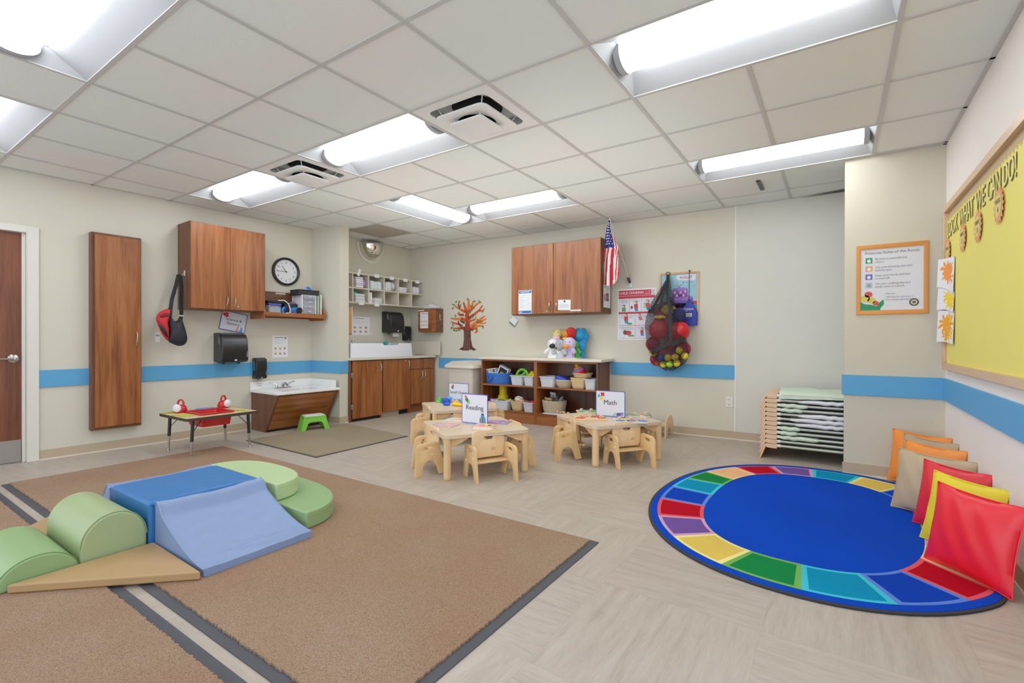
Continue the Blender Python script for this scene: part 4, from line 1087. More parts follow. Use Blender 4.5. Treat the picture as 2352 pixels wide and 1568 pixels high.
t = SB('yellow_blocks', 'yellow bumpy blocks heaped above the clear bin edge', 'toy', -3.355, Z1 + .09, .25)
m = M(); ym = P((246, 214, 20), .35)
for (x, z) in ((-.045, .02), (0, .035), (.042, .06), (-.02, .05), (.03, .025)): m.ball(ym, (x, random.uniform(-.04, .03), z + .02), .032, 12)
m.b('blocks', t)
for k, (x, z, c, lb) in enumerate([(-3.385, .012, (232, 110, 130), 'pink block inside the clear bin of coloured blocks'), (-3.325, .03, (110, 200, 170), 'mint block inside the clear bin of coloured blocks'), (-3.39, .06, (120, 130, 210), 'lilac block inside the clear bin of coloured blocks')]):
    t = SB('toy_block', lb, 'toy block', x, Z1 + z, .32, 'blocks inside the clear bin'); M().box(P(c, .4), -.022, .022, -.022, .022, 0, .045).b('block', t, bevel=.006)
# upper right compartment
bin_('clear_bin', 'empty clear bin at the left of the upper right shelf', -3.09, Z1, .22, .27, .128, .24)
t = SB('pink_cloth', 'pink piece inside the clear bin on the upper right shelf', 'toy', -3.04, Z1 + .006, .30); M().ball(P((236, 190, 214), .6), (0, 0, .03), (.05, .05, .03), 12).b('piece', t)
rope('rope_basket', 'oval cream rope basket with blue toy on the upper right shelf', -2.885, Z1, .235, .22, .1, .25, (206, 188, 158), 6, .72)
t = SB('blue_toy', 'shiny blue toy piece lying in the oval cream rope basket', 'toy', -2.92, Z1 + .09, .27)
M().ext(P((30, 60, 200), .15), [(-.085, .055), (-.02, .06), (.06, .035), (.11, .0), (-.075, .0)], 'y', -.05, .04).b('toy', t, bevel=.01)
t = SB('black_toy', 'black toy piece lying in the oval cream rope basket', 'toy', -2.84, Z1 + .085, .2); M().ball(BLACK, (0, 0, .02), (.08, .05, .035), 12).b('toy', t)
wicker('wicker_basket', 'square wicker basket carrying the round wicker bowl on the upper right shelf', -2.66, Z1, .2, .2, .13, .28, .72)
wicker('wicker_bowl', 'round wicker bowl with ring stacker on the square wicker basket', -2.63, Z1 + .137, .25, .24, .05, .27, .8, False)
t = SB('ring_stacker', 'tilted ring stacker toy with red, purple and orange rings', 'toy', -2.655, Z1 + .17, .27, ry=R(-25))
rs = [(.085, .02, (226, 20, 30)), (.082, .05, (150, 110, 190)), (.062, .082, (222, 140, 40))]
for r_, z, c in rs:
    m = M(); m.tube(P(c, .5), [(r_ * .62 * cos(a), r_ * .62 * sin(a), z) for a in [2 * pi * k / 20 for k in range(20)]], r_ * .38, 10, closed=True); m.b('ring', t)
m = M(); m.ball(P((220, 170, 60), .5), (0, 0, .125), .03, 12); m.tube(P((220, 170, 60)), [(0, 0, 0), (0, 0, .12)], .012, 8); m.b('peg_top', t)
bin_('clear_bin', 'clear bin with pale yellow and teal pieces at the right end of the shelf', -2.49, Z1, .155, .26, .125, .26)
for (x, c, lb) in ((-2.515, (246, 226, 150), 'pale yellow block inside the bin at the right end of the shelf'), (-2.455, (140, 200, 210), 'teal block inside the bin at the right end of the shelf')):
    t = SB('toy_block', lb, 'toy block', x, Z1 + .006, .32); M().box(P(c, .4), -.024, .024, -.03, .03, 0, .06).b('block', t, bevel=.006)
# lower left
t = SB('yellow_tower', 'yellow cylinder toy stand in the lower left compartment', 'toy', -3.86, Z2 + .12, .20)
m = M(); m.lathe(P((226, 200, 10), .4, var=.03), [(.072, 0), (.075, .012), (.072, .055), (.056, .062), (.056, .195), (.0, .195)], 24); m.b('tower', t)
t = SB('support_box', 'dark box under the yellow cylinder toy in the lower left compartment', 'box', -3.86, Z2, .20); M().box(P((60, 36, 24)), -.07, .07, -.06, .06, 0, .118).b('box', t, bevel=.003)
t = SB('purple_toy', 'purple toy piece at the left of the lower left compartment', 'toy', -4.0, Z2, .27)
M().ball(P((150, 40, 170), .4), (0, 0, .07), (.05, .05, .07), 14).b('toy', t)
bin_('clear_bin', 'wide clear bin of pastel toys in the lower left compartment', -3.80, Z2, .29, .15, .125, .325)
for (x, z, c, lb) in ((-3.88, .07, (140, 220, 160), 'mint green piece'), (-3.82, .02, (240, 190, 160), 'peach piece'), (-3.76, .06, (170, 190, 230), 'pale blue piece'), (-3.71, .02, (236, 216, 150), 'cream piece')):
    t = SB('toy_piece', lb + ' inside the wide clear bin of pastel toys', 'toy', x, Z2 + z, .335, 'pastel toys in the wide clear bin'); M().ball(P(c, .4), (0, 0, .028), (.035, .03, .028), 12).b('piece', t)
t = SB('yellow_toy', 'small yellow toy poking over the wide clear bin', 'toy', -3.69, Z2 + .11, .31); M().ext(P((240, 216, 40), .4), [(-.02, 0), (.03, 0), (.02, .045), (-.01, .03)], 'y', -.01, .01).b('toy', t, bevel=.004)
wicker('wicker_basket', 'small square wicker basket heaped with toys in the lower left compartment', -3.55, Z2, .19, .2, .12, .28, .7)
t = SB('toy_heap', 'white and red striped soft toy on the small square wicker basket', 'toy', -3.53, Z2 + .115, .28)
m = M(); m.ball(P((226, 214, 206), .6, var=.4, scale=40), (-.02, 0, .03), (.07, .06, .045), 14); m.ball(P((230, 150, 130), .6), (.03, -.02, .015), (.05, .05, .03), 12); m.tube(P((236, 236, 236)), [(-.05, -.04, .06), (0, -.05, .075), (.05, -.04, .055)], .01, 6); m.b('toy', t)
bin_('clear_bin', 'clear bin with red and blue pieces beside the small wicker basket', -3.36, Z2, .155, .24, .12, .27)
t = SB('red_piece', 'red toy piece on top of the bin beside the small wicker basket', 'toy', -3.335, Z2 + .09, .29); M().ball(P((206, 24, 40), .4), (0, 0, .03), (.045, .05, .03), 12).b('piece', t)
t = SB('blue_piece', 'blue toy piece at the bottom of the bin with red piece', 'toy', -3.37, Z2 + .006, .30); M().ball(P((130, 160, 220), .4), (0, 0, .03), (.05, .06, .03), 12).b('piece', t)
# lower right
rope('rope_basket', 'large round cream rope basket of plastic animals in the lower right compartment', -3.035, Z2 + .012, .315, .26, .155, .25, (196, 178, 152), 8, .84)
AN = [(-3.11, .0, (214, 186, 140), 'tan toy animal lying at the left of the large cream rope basket', 0), (-3.03, .035, (110, 116, 126), 'grey toy elephant on top of the large cream rope basket', 1), (-2.95, .0, (120, 126, 140), 'grey toy shark standing at the right of the large cream rope basket', 2), (-3.045, .075, (214, 214, 210), 'white toy animal on top of the grey toy elephant', 3)]
for (x, z, c, lb, k) in AN:
    t = SB('toy_animal', lb, 'toy animal', x, Z2 + .15 + z, .25); m = M(); mt = P(c, .4)
    if k == 2: m.ext(mt, [(-.02, -.01), (.02, -.01), (.035, .05), (.05, .075), (.03, .07), (0, .05)], 'y', -.015, .015)
    else:
        L_ = .05 if k != 3 else .035
        m.ball(mt, (0, 0, .025), (L_, .025, .02), 12); m.ball(mt, (-L_, 0, .032), (.02, .018, .017), 10)
        for sx in (-.6, .6):
            for sy in (-.015, .015): m.tube(mt, [(L_ * sx, sy, .02), (L_ * sx, sy, -.012)], .007, 6)
    m.b('animal', t)
def knob_puzzle(name, label, loc, rz, w_, h_, base, pieces, group=None):
    """flat wooden board with coloured pieces, each with a round peg"""
    t = T(name, label, 'puzzle', loc, rz, group)
    M().plate(P(base, .45), [rr(w_, h_, .015)], .012, 'xy', .006, .002).b('board', t)
    for (x, y, a, b_, c, kn) in pieces:
        m = M(); m.plate(P(c, .45, var=.2, scale=50), [[(x + a * cos(q) * (1 + .12 * cos(3 * q)), y + b_ * sin(q)) for q in [2 * pi * k / 16 for k in range(16)]]], .005, 'xy', .0145); o = m.b('puzzle_piece', t)
        if kn: M().lathe(P((232, 196, 160), .5), [(.007, .017), (.007, .03), (.015, .033), (.017, .04), (.012, .046), (.001, .047)], 12, (x, y, 0)).b('peg', o)
    return t
p = on('B', -2.975, Z2 + .0, .36)
knob_puzzle('peg_puzzle', 'pale blue peg puzzle on the cabinet bottom shelf before the animals basket', (p[0] + .05, p[1] + .0, Z2), .033, .42, .07, (206, 216, 220), [(-.11, 0, .035, .02, (200, 190, 180), 1), (-.01, .005, .03, .02, (220, 200, 190), 1), (.04, -.01, .03, .02, (180, 200, 210), 1), (.09, 0, .03, .02, (200, 200, 190), 1), (.14, .0, .03, .02, (210, 190, 180), 1), (.06, .02, .02, .012, (190, 180, 200), 1)])

# hand puppets on the worktop
ZP = .8665
def puppet(name, label, x, off, h_, w_, body, head, hr, kind, z=ZP, lean=0.):
    t = SB(name, label, 'hand puppet', x, z, off, 'plush hand puppets on the shelf worktop', ry=lean)
    fb = lambda c: P(c, .9, var=.06, bump=.4, bscale=160, sheen=.3)
    m = M()
    def bd(u, v):
        a = 2 * pi * u; r_ = w_ * (1 - .5 * v ** .8) * (1 + .1 * sin(5 * a) * (1 - v))
        return (r_ * cos(a), r_ * .7 * sin(a), (h_ - hr) * v)
    m.grid(fb(body), bd, 28, 8, cu=True); m.b('body', t)
    hz = h_ - hr * .8; m = M(); m.ball(fb(head), (0, -.01, hz), (hr, hr * .9, hr), 18); m.b('head', t)
    if kind != 'flower':
        for s_ in (-1, 1):
            m = M(); m.tube(fb(body), [(s_ * w_ * .5, -.01, (h_ - hr) * .75), (s_ * w_ * 1.15, -.03, (h_ - hr) * .45)], [hr * .38, hr * .34], 10); m.ball(fb(body), (s_ * w_ * 1.15, -.03, (h_ - hr) * .45), hr * .36, 10); m.b('arm', t)
            m = M(); m.ball(BLACK, (s_ * hr * .35, -hr * .9, hz + hr * .25), hr * .09, 8); m.b('eye', t)
    return t, hz, fb
t, hz, fb = puppet('dog_puppet', 'white dog hand puppet with big black nose, front left of the puppets', -3.03, .29, .235, .085, (238, 238, 236), (240, 240, 238), .075, 'dog')
M().ball(P((26, 26, 30), .5), (.02, -.07, hz - .02), (.045, .03, .032), 12).b('nose', t)
t, hz, fb = puppet('mouse_puppet', 'light grey mouse hand puppet, front middle of the puppets', -2.925, .30, .225, .075, (196, 198, 204), (178, 178, 182), .075, 'm')
M().ball(P((60, 56, 60), .6), (-.025, -.07, hz - .035), .01, 8).b('nose', t)
for s_ in (-1, 1): M().ball(fb((170, 168, 174)), (s_ * .065, 0, hz + .05), (.03, .012, .03), 12).b('ear', t)
t, hz, fb = puppet('duck_puppet', 'lavender bird hand puppet with orange beak, front right of the puppets', -2.80, .28, .24, .06, (206, 190, 232), (214, 202, 240), .08, 'd', z=ZP + .012)
M().ball(P((246, 160, 50), .7), (-.015, -.085, hz - .035), (.042, .035, .03), 12).b('beak', t)
for x in (-.015, .015): M().tube(P((226, 226, 150)), [(x, -.02, .012), (x, -.025, -.0)], .006, 6).b('foot', t)
t, hz, fb = puppet('bear_puppet', 'pink hand puppet behind the white dog puppet', -3.03, .20, .285, .08, (240, 180, 196), (240, 184, 200), .06, 'p')
t, hz, fb = puppet('lion_puppet', 'pale yellow hand puppet with floppy ears, at the back left of the puppets', -3.055, .10, .37, .07, (236, 220, 140), (240, 226, 140), .07, 'l')
for s_ in (-1, 1): M().ball(fb((226, 206, 110)), (s_ * .075, -.01, hz + .015), (.035, .02, .03), 12).b('ear', t)
M().ball(P((240, 226, 160), .8), (0, -.05, hz - .045), (.045, .03, .03), 12).b('muzzle', t)
t, hz, fb = puppet('parrot_puppet', 'red parrot hand puppet with orange beak, at the back of the puppets', -2.835, .17, .385, .07, (196, 20, 30), (206, 20, 30), .075, 'r')
M().ball(P((232, 130, 30), .7), (-.06, -.045, hz - .02), (.05, .04, .05), 12).b('beak', t); M().ball(P((240, 200, 60), .7), (-.06, -.05, hz - .075), (.045, .03, .022), 10).b('lower_beak', t)
t, hz, fb = puppet('frog_puppet', 'bright green hand puppet behind the lavender bird puppet', -2.77, .19, .20, .07, (70, 190, 70), (70, 190, 70), .05, 'f', z=ZP + .012)
t, hz, fb = puppet('flower_puppet', 'bright blue hand puppet with round petals, at the back right of the puppets', -2.735, .10, .36, .06, (20, 150, 210), (20, 160, 220), .075, 'flower')
for k in range(6):
    a = 2 * pi * k / 6; M().ball(fb((20, 150, 214)), (.075 * cos(a), -.0, hz - .02 + .075 * sin(a)), (.045, .03, .045), 12).b('petal', t)
M().ball(fb((20, 150, 214)), (.02, -.01, .15), (.06, .04, .07), 12).b('tail', t)
t = SB('puppet_stand', 'thin cream board under the lavender and green puppets', 'board', -2.785, .8655, .23); M().box(P((236, 228, 206), .5), -.09, .09, -.09, .12, 0, .011).b('board', t, bevel=.002)

# wall cabinet on the back wall
wall_unit('wall_cabinet', 'wide brown two-door wall cabinet beside the flag, papers on its doors', 'B', -2.99, 0, -.64, .63, 1.43, 2.34, .36,
          [(-.638, -.012), (-.006, .628)], [(0, -.055, 1.53, .125), (1, .045, 1.53, .125)], [(0, -.1, 1.465)])
t = W('health_notice', 'white notice with blue bands on the left door of the back cabinet', 'notice', 'B', -3.415, 1.60, .362)
m = M(); m.rect(PAPER, -.10, .10, -.155, .155, -.001); bl = P((40, 96, 186))
m.rect(bl, -.094, .094, .115, .148, -.0015); m.rect(bl, -.094, .094, -.148, -.115, -.0015); m.rect(PAPER, -.07, .07, .127, .137, -.002); m.rect(PAPER, -.085, -.04, -.137, -.127, -.002)
for k in range(8): m.rect(INKL, -.085, .01 - .02 * (k % 3), .085 - .022 * k, .0875 - .022 * k, -.0015)
for k in range(7): m.rect(INKL, .03, .085 - .015 * (k % 2), .08 - .025 * k, .0825 - .025 * k, -.0015)
m.b('sheet', t)
t = W('card_notice', 'small white card with round seal on the right door of the back cabinet', 'notice', 'B', -2.84, 1.54, .363, ry=R(2))
m = M(); m.rect(PAPER, -.09, .085, -.065, .065, -.001); m.ell(P((70, 90, 80)), 0, .045, .014, .014, -.002, 12)
for k in range(4): m.rect(INKL, -.065, .06, .005 - .012 * k, .008 - .012 * k, -.002)
m.b('card', t)
t = W('white_strip', 'thin white paper strip at the bottom of the right cabinet door', 'strip', 'B', -2.69, 1.468, .363); M().rect(PAPER, -.07, .075, -.008, .008, -.001).b('strip', t)
t = T('side_notice', 'white information sheet on the side of the back wall cabinet', 'notice', on('B', -2.357, 1.64, .17), RZ['B'] + pi / 2)
m = M(); m.rect(PAPER, -.12, .12, -.14, .14, -.004); m.rect(P((150, 80, 70)), -.04, .06, -.06, .04, -.005); m.rect(PAPER, -.04, .06, -.012, -.008, -.0055); m.ell(P((110, 100, 180)), -.075, -.02, .02, .05, -.005, 12); m.rect(YEL, -.1, -.06, .1, .125, -.005)
for k in range(3): m.rect(INKL, -.02, .05, .1 - .02 * k, .105 - .02 * k, -.005)
m.b('sheet', t)
t = W('hang_tag', 'white and green card hanging under the left corner of the back cabinet', 'tag', 'B', -3.81, 1.36, .02, ry=R(38))
M().rect(PAPER, -.055, .055, -.03, .06, -.001).rect(P((110, 140, 110)), -.055, .055, -.055, -.03, -.001).b('card', t)

# flag
t = W('flag', 'United States flag hanging from a thin white pole beside the back cabinet', 'flag', 'B', -2.2, 0)
FL = [(-2.292, 2.548), (-2.313, 2.495), (-2.334, 2.384), (-2.346, 2.28), (-2.355, 2.2), (-2.371, 2.087), (-2.384, 1.958), (-2.392, 1.828)]
FRr = [(-2.275, 2.546), (-2.262, 2.456), (-2.232, 2.372), (-2.199, 2.272), (-2.161, 2.205), (-2.165, 2.117), (-2.16, 1.989), (-2.152, 1.885)]
def lerp_list(Ls, v):
    k = v * (len(Ls) - 1); i = min(int(k), len(Ls) - 2); f_ = k - i
    return [Ls[i][q] + (Ls[i + 1][q] - Ls[i][q]) * f_ for q in range(2)]
def flagp(u, v, lift=0.):
    a = lerp_list(FL, v); b_ = lerp_list(FRr, v); bot = .10 * sin(pi * min(1, u)) * max(0, v - .75) / .25
    fold = .028 * sin(u * 2 * pi * 1.6 + .6) * (.25 + .75 * v)
    return (a[0] + (b_[0] - a[0]) * u + 2.2, -.28 + fold - lift, a[1] + (b_[1] - a[1]) * u - bot)
NB = P((36, 44, 130), .7, var=.05); RS = P((206, 30, 46), .7, var=.05); WS = P((236, 232, 232), .7)
def fm(u, v):
    if u > .74: return (RS if int((u + v * .8) * 9) % 2 else WS) if v > .2 else WS
    if v < .52 + .03 * sin(4 * u): return NB
    return RS if int(u * 7.2 + (v - .5) * 1.0) % 2 == 0 else WS
m = M(); m.grid(None, flagp, 34, 44, fm); m.b('cloth', t)
m = M()
for r_ in range(9):
    for c in range(4):
        u = .12 + .17 * c + (.08 if r_ % 2 else 0); v = .07 + .048 * r_
        if u > .7: continue
        p = flagp(u, v, .004); rr_ = .010
        m.add(WS, [(p[0] + rr_ * (1 if k % 2 == 0 else .45) * sin(2 * pi * k / 10), p[1], p[2] + rr_ * (1 if k % 2 == 0 else .45) * cos(2 * pi * k / 10)) for k in range(10)], [list(range(10))])
m.b('stars', t)
M().tube(P((232, 228, 216), .4), [(-2.12 + 2.2, -.035, 1.86), (-2.275 + 2.2, -.285, 2.555)], .005, 8).b('pole', t)
m = M(); m.ball(P((240, 238, 236)), (-.0755, -.286, 2.558), .012, 10); m.b('finial', t)
t = W('flag_bracket', 'small clear and black wall bracket holding the flag pole', 'bracket', 'B', -2.115, 1.80)
m = M(); m.tube(P((70, 74, 76), .4), [(0, -.012, .01), (-.012, -.045, .07)], .017, 10); m.box(P((214, 216, 220), .3), -.02, .03, -.01, -.001, -.045, .04); m.b('bracket', t)

# first aid poster
t = W('choking_poster', 'red and white CHILD CHOKING poster behind the net bag', 'poster', 'B', -2.035, 1.42)
m = M(); w2, h2 = .24, .315
m.rect(P((240, 236, 240)), -w2, w2, -h2, h2, -.002); rd = P((196, 40, 62)); pale = P((222, 226, 238))
m.rect(rd, -w2 + .012, w2 - .06, h2 - .085, h2 - .018, -.0025); m.rect(P((206, 196, 206)), w2 - .06, w2 - .012, h2 - .085, h2 - .018, -.0025)
m.rect(rd, -w2 + .012, w2 - .012, -h2 + .015, h2 - .088, -.0024)
cells = [(-.228, -.09, .03, .195), (-.086, .058, .03, .195), (.062, .228, .03, .195), (-.228, -.02, -.135, .005), (-.016, .228, -.135, .005), (-.228, -.02, -.297, -.14), (-.016, .228, -.297, -.14)]
for k, (a, b_, c, d_) in enumerate(cells):
    m.rect(pale, a, b_, c, d_, -.0028)
    for q in range(4): m.rect(INKL, a + .035, b_ - .012 - .01 * (q % 2), d_ - .018 - .011 * q, d_ - .014 - .011 * q, -.003)
def fig(x, z, s, shirt, legs, hair, bend=0.):
    m.ell(hair, x + bend, z + .062 * s, .016 * s, .018 * s, -.0033, 12); m.ell(SKIN, x + bend - .004, z + .058 * s, .011 * s, .013 * s, -.0036, 10)
    m.poly(shirt, [(x - .024 * s, z), (x + .024 * s, z), (x + .02 * s + bend, z + .046 * s), (x - .02 * s + bend, z + .046 * s)], -.0034)
    if legs: m.poly(legs, [(x - .02 * s, z), (x + .02 * s, z), (x + .026 * s, z - .035 * s), (x - .012 * s, z - .035 * s)], -.0034)
GR2 = P((70, 160, 70)); RD2 = P((206, 50, 56)); BL2 = P((50, 130, 190)); HB = P((120, 64, 50))
fig(-.16, .035, 1.1, GR2, None, P((60, 50, 60))); fig(-.005, .075, 1.1, RD2, BL2, HB); m.ell(HB, -.06, .085, .016, .02, -.0034, 10); fig(.14, .085, 1.1, RD2, BL2, HB); fig(.10, .07, .8, P((190, 210, 150)), None, HB)
fig(-.13, -.075, 1.1, RD2, BL2, HB); m.ell(GR2, -.085, -.117, .035, .013, -.0034, 12); fig(.06, -.075, 1., P((206, 110, 100)), None, HB, -.02)
m.ell(HB, -.145, -.225, .024, .03, -.0036, 12); m.ell(RD2, -.105, -.23, .045, .03, -.0034, 14); m.rect(GR2, -.10, -.03, -.275, -.255, -.0036); fig(.07, -.235, .9, RD2, BL2, HB)
m.b('sheet', t)
text(t, 'CHILD CHOKING', P((244, 236, 240)), -.065, h2 - .052, .042, -.003, width=.305, thick=.0005); text(t, '1 - 8', P((244, 236, 240)), .135, h2 - .04, .02, -.003, width=.05); text(t, 'YEARS', P((244, 236, 240)), .135, h2 - .066, .018, -.003, width=.065)
for k, (a, b_, c, d_) in enumerate(cells): text(t, '1231234'[k], INK, a + .014, d_ - .022, .026, -.0032, name='numeral')
# August picture
t = W('august_poster', 'wood-framed August picture with a purple birthday cake, behind the bags', 'picture', 'B', -1.53, 1.615)
FW = wood((206, 146, 100), (220, 164, 118), (228, 176, 132), 'Z', s=.7)
M().plate(FW, [rr(.45, .565, .012), rr(.41, .525, .004)[::-1]], .016, 'xz', -.010, .002).b('frame', t)
m = M(); m.rect(P((150, 196, 214)), -.205, .205, -.2625, .2625, -.006); m.rect(P((206, 40, 50)), -.205, .205, -.2625, -.06, -.0065); m.ell(P((60, 150, 200)), .02, -.13, .19, .07, -.007, 24)
CK = P((124, 84, 176)); CK2 = P((150, 112, 200))
m.rect(CK, -.12, .16, -.14, -.02, -.0075); m.ell(CK2, .02, -.02, .14, .03, -.008, 24); m.ell(CK, .02, -.14, .14, .025, -.0075, 24)
m.rect(CK, -.07, .10, .0, .085, -.0085); m.ell(CK2, .015, .085, .085, .02, -.009, 20); m.ell(CK, .015, 0, .085, .02, -.0085, 20)
for (x, z) in ((-.045, .045), (.02, .045), (.075, .055), (-.02, .008), (.055, .01)): m.ell(P((240, 160, 180)), x, z, .014, .016, -.0095, 12)
for k in range(14): m.ell(P((120, 170, 150)), -.11 + .02 * k, -.165 + .012 * abs(k - 6.5) / 6.5, .006, .006, -.0095, 8)
m.poly(P((230, 222, 236)), [(-.02, .25), (.19, .25), (.19, .19), (.18, .18), (-.01, .19), (-.03, .22)], -.007)
for k in range(14): m.ell(P((60, 70, 110)), random.uniform(-.03, .18), random.uniform(.1, .17), .004, .006, -.007, 6)
m.b('picture', t); text(t, 'AUGUST', INK, .08, .217, .042, -.008, width=.14); text(t, 'PRIMROSE', P((50, 30, 80)), .02, -.10, .05, -.0085, width=.25)
# blue drawstring bag
t = W('drawstring_bag', 'blue drawstring bag hanging over the right side of the August picture', 'bag', 'B', -1.405, 1.27, .045)
m = M()
def db(u, v):
    a = 2 * pi * u; k = .092 * (1 - .82 * max(0, v - .55) / .45) if v > .55 else .092 * (1.02 - .0 * v)
    return (k * abs(cos(a)) ** .6 * (1 if cos(a) > 0 else -1) * (1 + .04 * sin(9 * a) * v), .022 * sin(a) * (1 - .6 * v), .285 * v)
m.grid(P((28, 50, 160), .5, bump=.5, bscale=25), db, 36, 16, cu=True); m.add(P((28, 50, 160), .5), [db(k / 24, 0) for k in range(24)], [list(range(24))]); m.b('bag_body', t)
M().tube(BLACK, [(0, -.005, .28), (.002, -.005, .45), (.004, -.0, .625)], .004, 6).b('cord', t)
m = M(); m.lathe(BLACK, [(.01, 0), (.01, .02)], 10, (0, -.005, .285)); m.b('cord_lock', t)
m = M(); m.rect(PAPER, -.035, .035, .1, .14, -.0245)
for k in range(10): m.rect(INK, -.03 + .006 * k, -.027 + .006 * k, .106, .134, -.025)
m.b('barcode_label', t); text(t, 'Champion', P((220, 224, 236)), 0, .19, .04, -.024, width=.11); text(t, 'Set', P((200, 206, 226)), -.02, .165, .02, -.024)
m = M(); m.ball(P((70, 70, 74), .4), (.004, -.0, .63), .012, 8); tag_ = m.b('hook_end', t)
# wall outlet
t = W('wall_outlet', 'white double wall outlet low on the back wall near the cots', 'outlet', 'B', -.981, .411)
M().plate(P((232, 228, 216), .35), [rr(.075, .118, .006)], .006, 'xz', -.004, .002).b('cover', t)
m = M()
for z in (-.028, .028):
    m.ell(P((222, 218, 206), .4), 0, z, .017, .015, -.008, 16); m.rect(INK, -.008, -.005, z - .004, z + .007, -.0085); m.rect(INK, .005, .008, z - .004, z + .007, -.0085)
m.b('socket', t)

# net bag of balls
def balls(name, label, r_, mt, pts, group, cat='ball'):
    for k, p in enumerate(pts):
        t = T(name, label(k) if callable(label) else label, cat, (p[0], p[1], p[2]), 0, group)
        M().ball(mt, (0, 0, 0), r_, 20).b('ball', t)
RBALL = P((206, 24, 34), .35, var=.04)
for p, lb in (((-1.703, 5.577, 1.221), 'large red ball at the left inside the hanging net bag'), ((-1.475, 5.60, 1.204), 'large red ball at the right inside the hanging net bag')):
    t = T('red_ball', lb, 'ball', p); M().ball(RBALL, (0, 0, 0), .115, 24).b('ball', t)
MB_ = P((150, 16, 56), .5, var=.2, scale=90, bump=.8, bscale=70)
MP = [(-1.776, 5.60, 1.055), (-1.568, 5.61, 1.05), (-1.645, 5.60, .945), (-1.435, 5.61, 1.00), (-1.755, 5.66, 1.46), (-1.70, 5.65, 1.375), (-1.585, 5.64, 1.335), (-1.735, 5.63, .88), (-1.53, 5.62, .895)]
ML = ['maroon knobbly ball at the middle left of the net bag, under the left red ball', 'maroon knobbly ball in the middle of the net bag between the red balls', 'maroon knobbly ball above the blue ball in the net bag', 'maroon knobbly ball at the right of the net bag under the right red ball', 'maroon knobbly ball highest at the left of the net bag', 'maroon knobbly ball above the left red ball in the net bag', 'maroon knobbly ball above the right red ball in the net bag', 'maroon knobbly ball at the lower left of the net bag', 'maroon knobbly ball at the lower right of the net bag']
for p, lb in zip(MP, ML):
    t = T('knobbly_ball', lb, 'ball', p, 0, 'maroon balls in the net bag'); M().ball(MB_, (0, 0, 0), .085 if 'highest' not in lb else .07, 20).b('ball', t)
YB = P((226, 206, 40), .4); BB_ = P((20, 90, 190), .4); LB_ = P((160, 210, 40), .4); OB = P((170, 70, 30), .5)
SP = [(-1.751, 5.535, .948), (-1.648, 5.50, .896), (-1.571, 5.49, .903), (-1.495, 5.50, .908), (-1.454, 5.52, .985), (-1.402, 5.55, .925), (-1.635, 5.53, .825), (-1.556, 5.505, .832), (-1.483, 5.52, .842), (-1.705, 5.57, .835)]
SL = ['small yellow ball at the lower left edge of the net bag', 'small blue ball in the bottom of the net bag', 'small yellow ball right of the blue ball in the net bag', 'small yellow ball above the split yellow ball in the net bag', 'small yellow ball highest at the right of the net bag bottom', 'small yellow ball at the right edge of the net bag bottom', 'small yellow ball below the blue ball in the net bag', 'small lime ball lowest in the middle of the net bag', 'small split yellow ball at the bottom right of the net bag', 'small orange-brown ball at the bottom left of the net bag']
for k, (p, lb) in enumerate(zip(SP, SL)):
    t = T('small_ball', lb, 'ball', p, 0, 'small balls in the net bag'); M().ball({1: BB_, 7: LB_, 9: OB}.get(k, YB), (0, 0, 0), .04, 16).b('ball', t)
t = T('deflated_ball', 'limp yellow rubber toy above the left red ball in the net bag', 'toy', (-1.675, 5.52, 1.36))
m = M()
for k in range(7):
    a = R(20 + 23 * k); m.ball(YB, (.055 * cos(a), 0, .022 * sin(a) - .005), (.022, .012, .012), 8)
m.ball(YB, (0, 0, 0), (.05, .014, .014), 10); m.b('toy', t)
t = T('yellow_disc', 'dull yellow disc toy near the top of the net bag', 'toy', (-1.60, 5.6, 1.455)); M().ball(P((190, 160, 70), .6), (0, 0, 0), (.085, .02, .06), 16).b('disc', t)
t = T('dark_blue_cloth', 'dark blue cloth above the right red ball in the net bag', 'cloth', (-1.50, 5.60, 1.37)); M().ball(P((24, 28, 70), .8), (0, 0, 0), (.10, .06, .09), 14).b('cloth', t)
t = W('net_bag', 'tall black net bag full of balls hanging on the back wall', 'bag', 'B', -1.6, 0)
net, nt, bs = newmat('black_net')
bs.inputs['Base Color'].default_value = (.012, .012, .014, 1); bs.inputs['Roughness'].default_value = .6
co = N(nt, 'ShaderNodeTexCoord'); vo = N(nt, 'ShaderNodeTexVoronoi', feature='DISTANCE_TO_EDGE'); vo.inputs['Scale'].default_value = 130
nt.links.new(co.outputs['Object'], vo.inputs['Vector'])
gt = N(nt, 'ShaderNodeMath', operation='LESS_THAN'); gt.inputs[1].default_value = .11; nt.links.new(vo.outputs['Distance'], gt.inputs[0]); 
ml = N(nt, 'ShaderNodeMath', operation='MULTIPLY'); ml.inputs[1].default_value = .9; nt.links.new(gt.outputs[0], ml.inputs[0]); nt.links.new(ml.outputs[0], bs.inputs['Alpha'])
BAGP = [(-1.649, .015, 1.868, .03), (-1.643, .025, 1.799, .05), (-1.657, .065, 1.693, .09), (-1.668, .1, 1.615, .12), (-1.681, .143, 1.512, .15), (-1.679, .185, 1.358, .18), (-1.656, .214, 1.256, .19), (-1.623, .225, 1.105, .19), (-1.603, .229, 1.005, .19), (-1.588, .213, .93, .19), (-1.586, .174, .854, .18), (-1.601, .103, .793, .17), (-1.604, .035, .752, .16)]
def bagf(u, v):
    k = v * (len(BAGP) - 1); i = min(int(k), len(BAGP) - 2); f_ = k - i
    q = [BAGP[i][c] + (BAGP[i + 1][c] - BAGP[i][c]) * f_ for c in range(4)]
    a = 2 * pi * u; r_ = q[1]
    return (q[0] + 1.6 + r_ * cos(a) * (1 + .03 * sin(7 * a + 9 * v)), -q[3] - min(r_ * .85, q[3] - .015) * sin(a), q[2] + .01 * sin(5 * a))
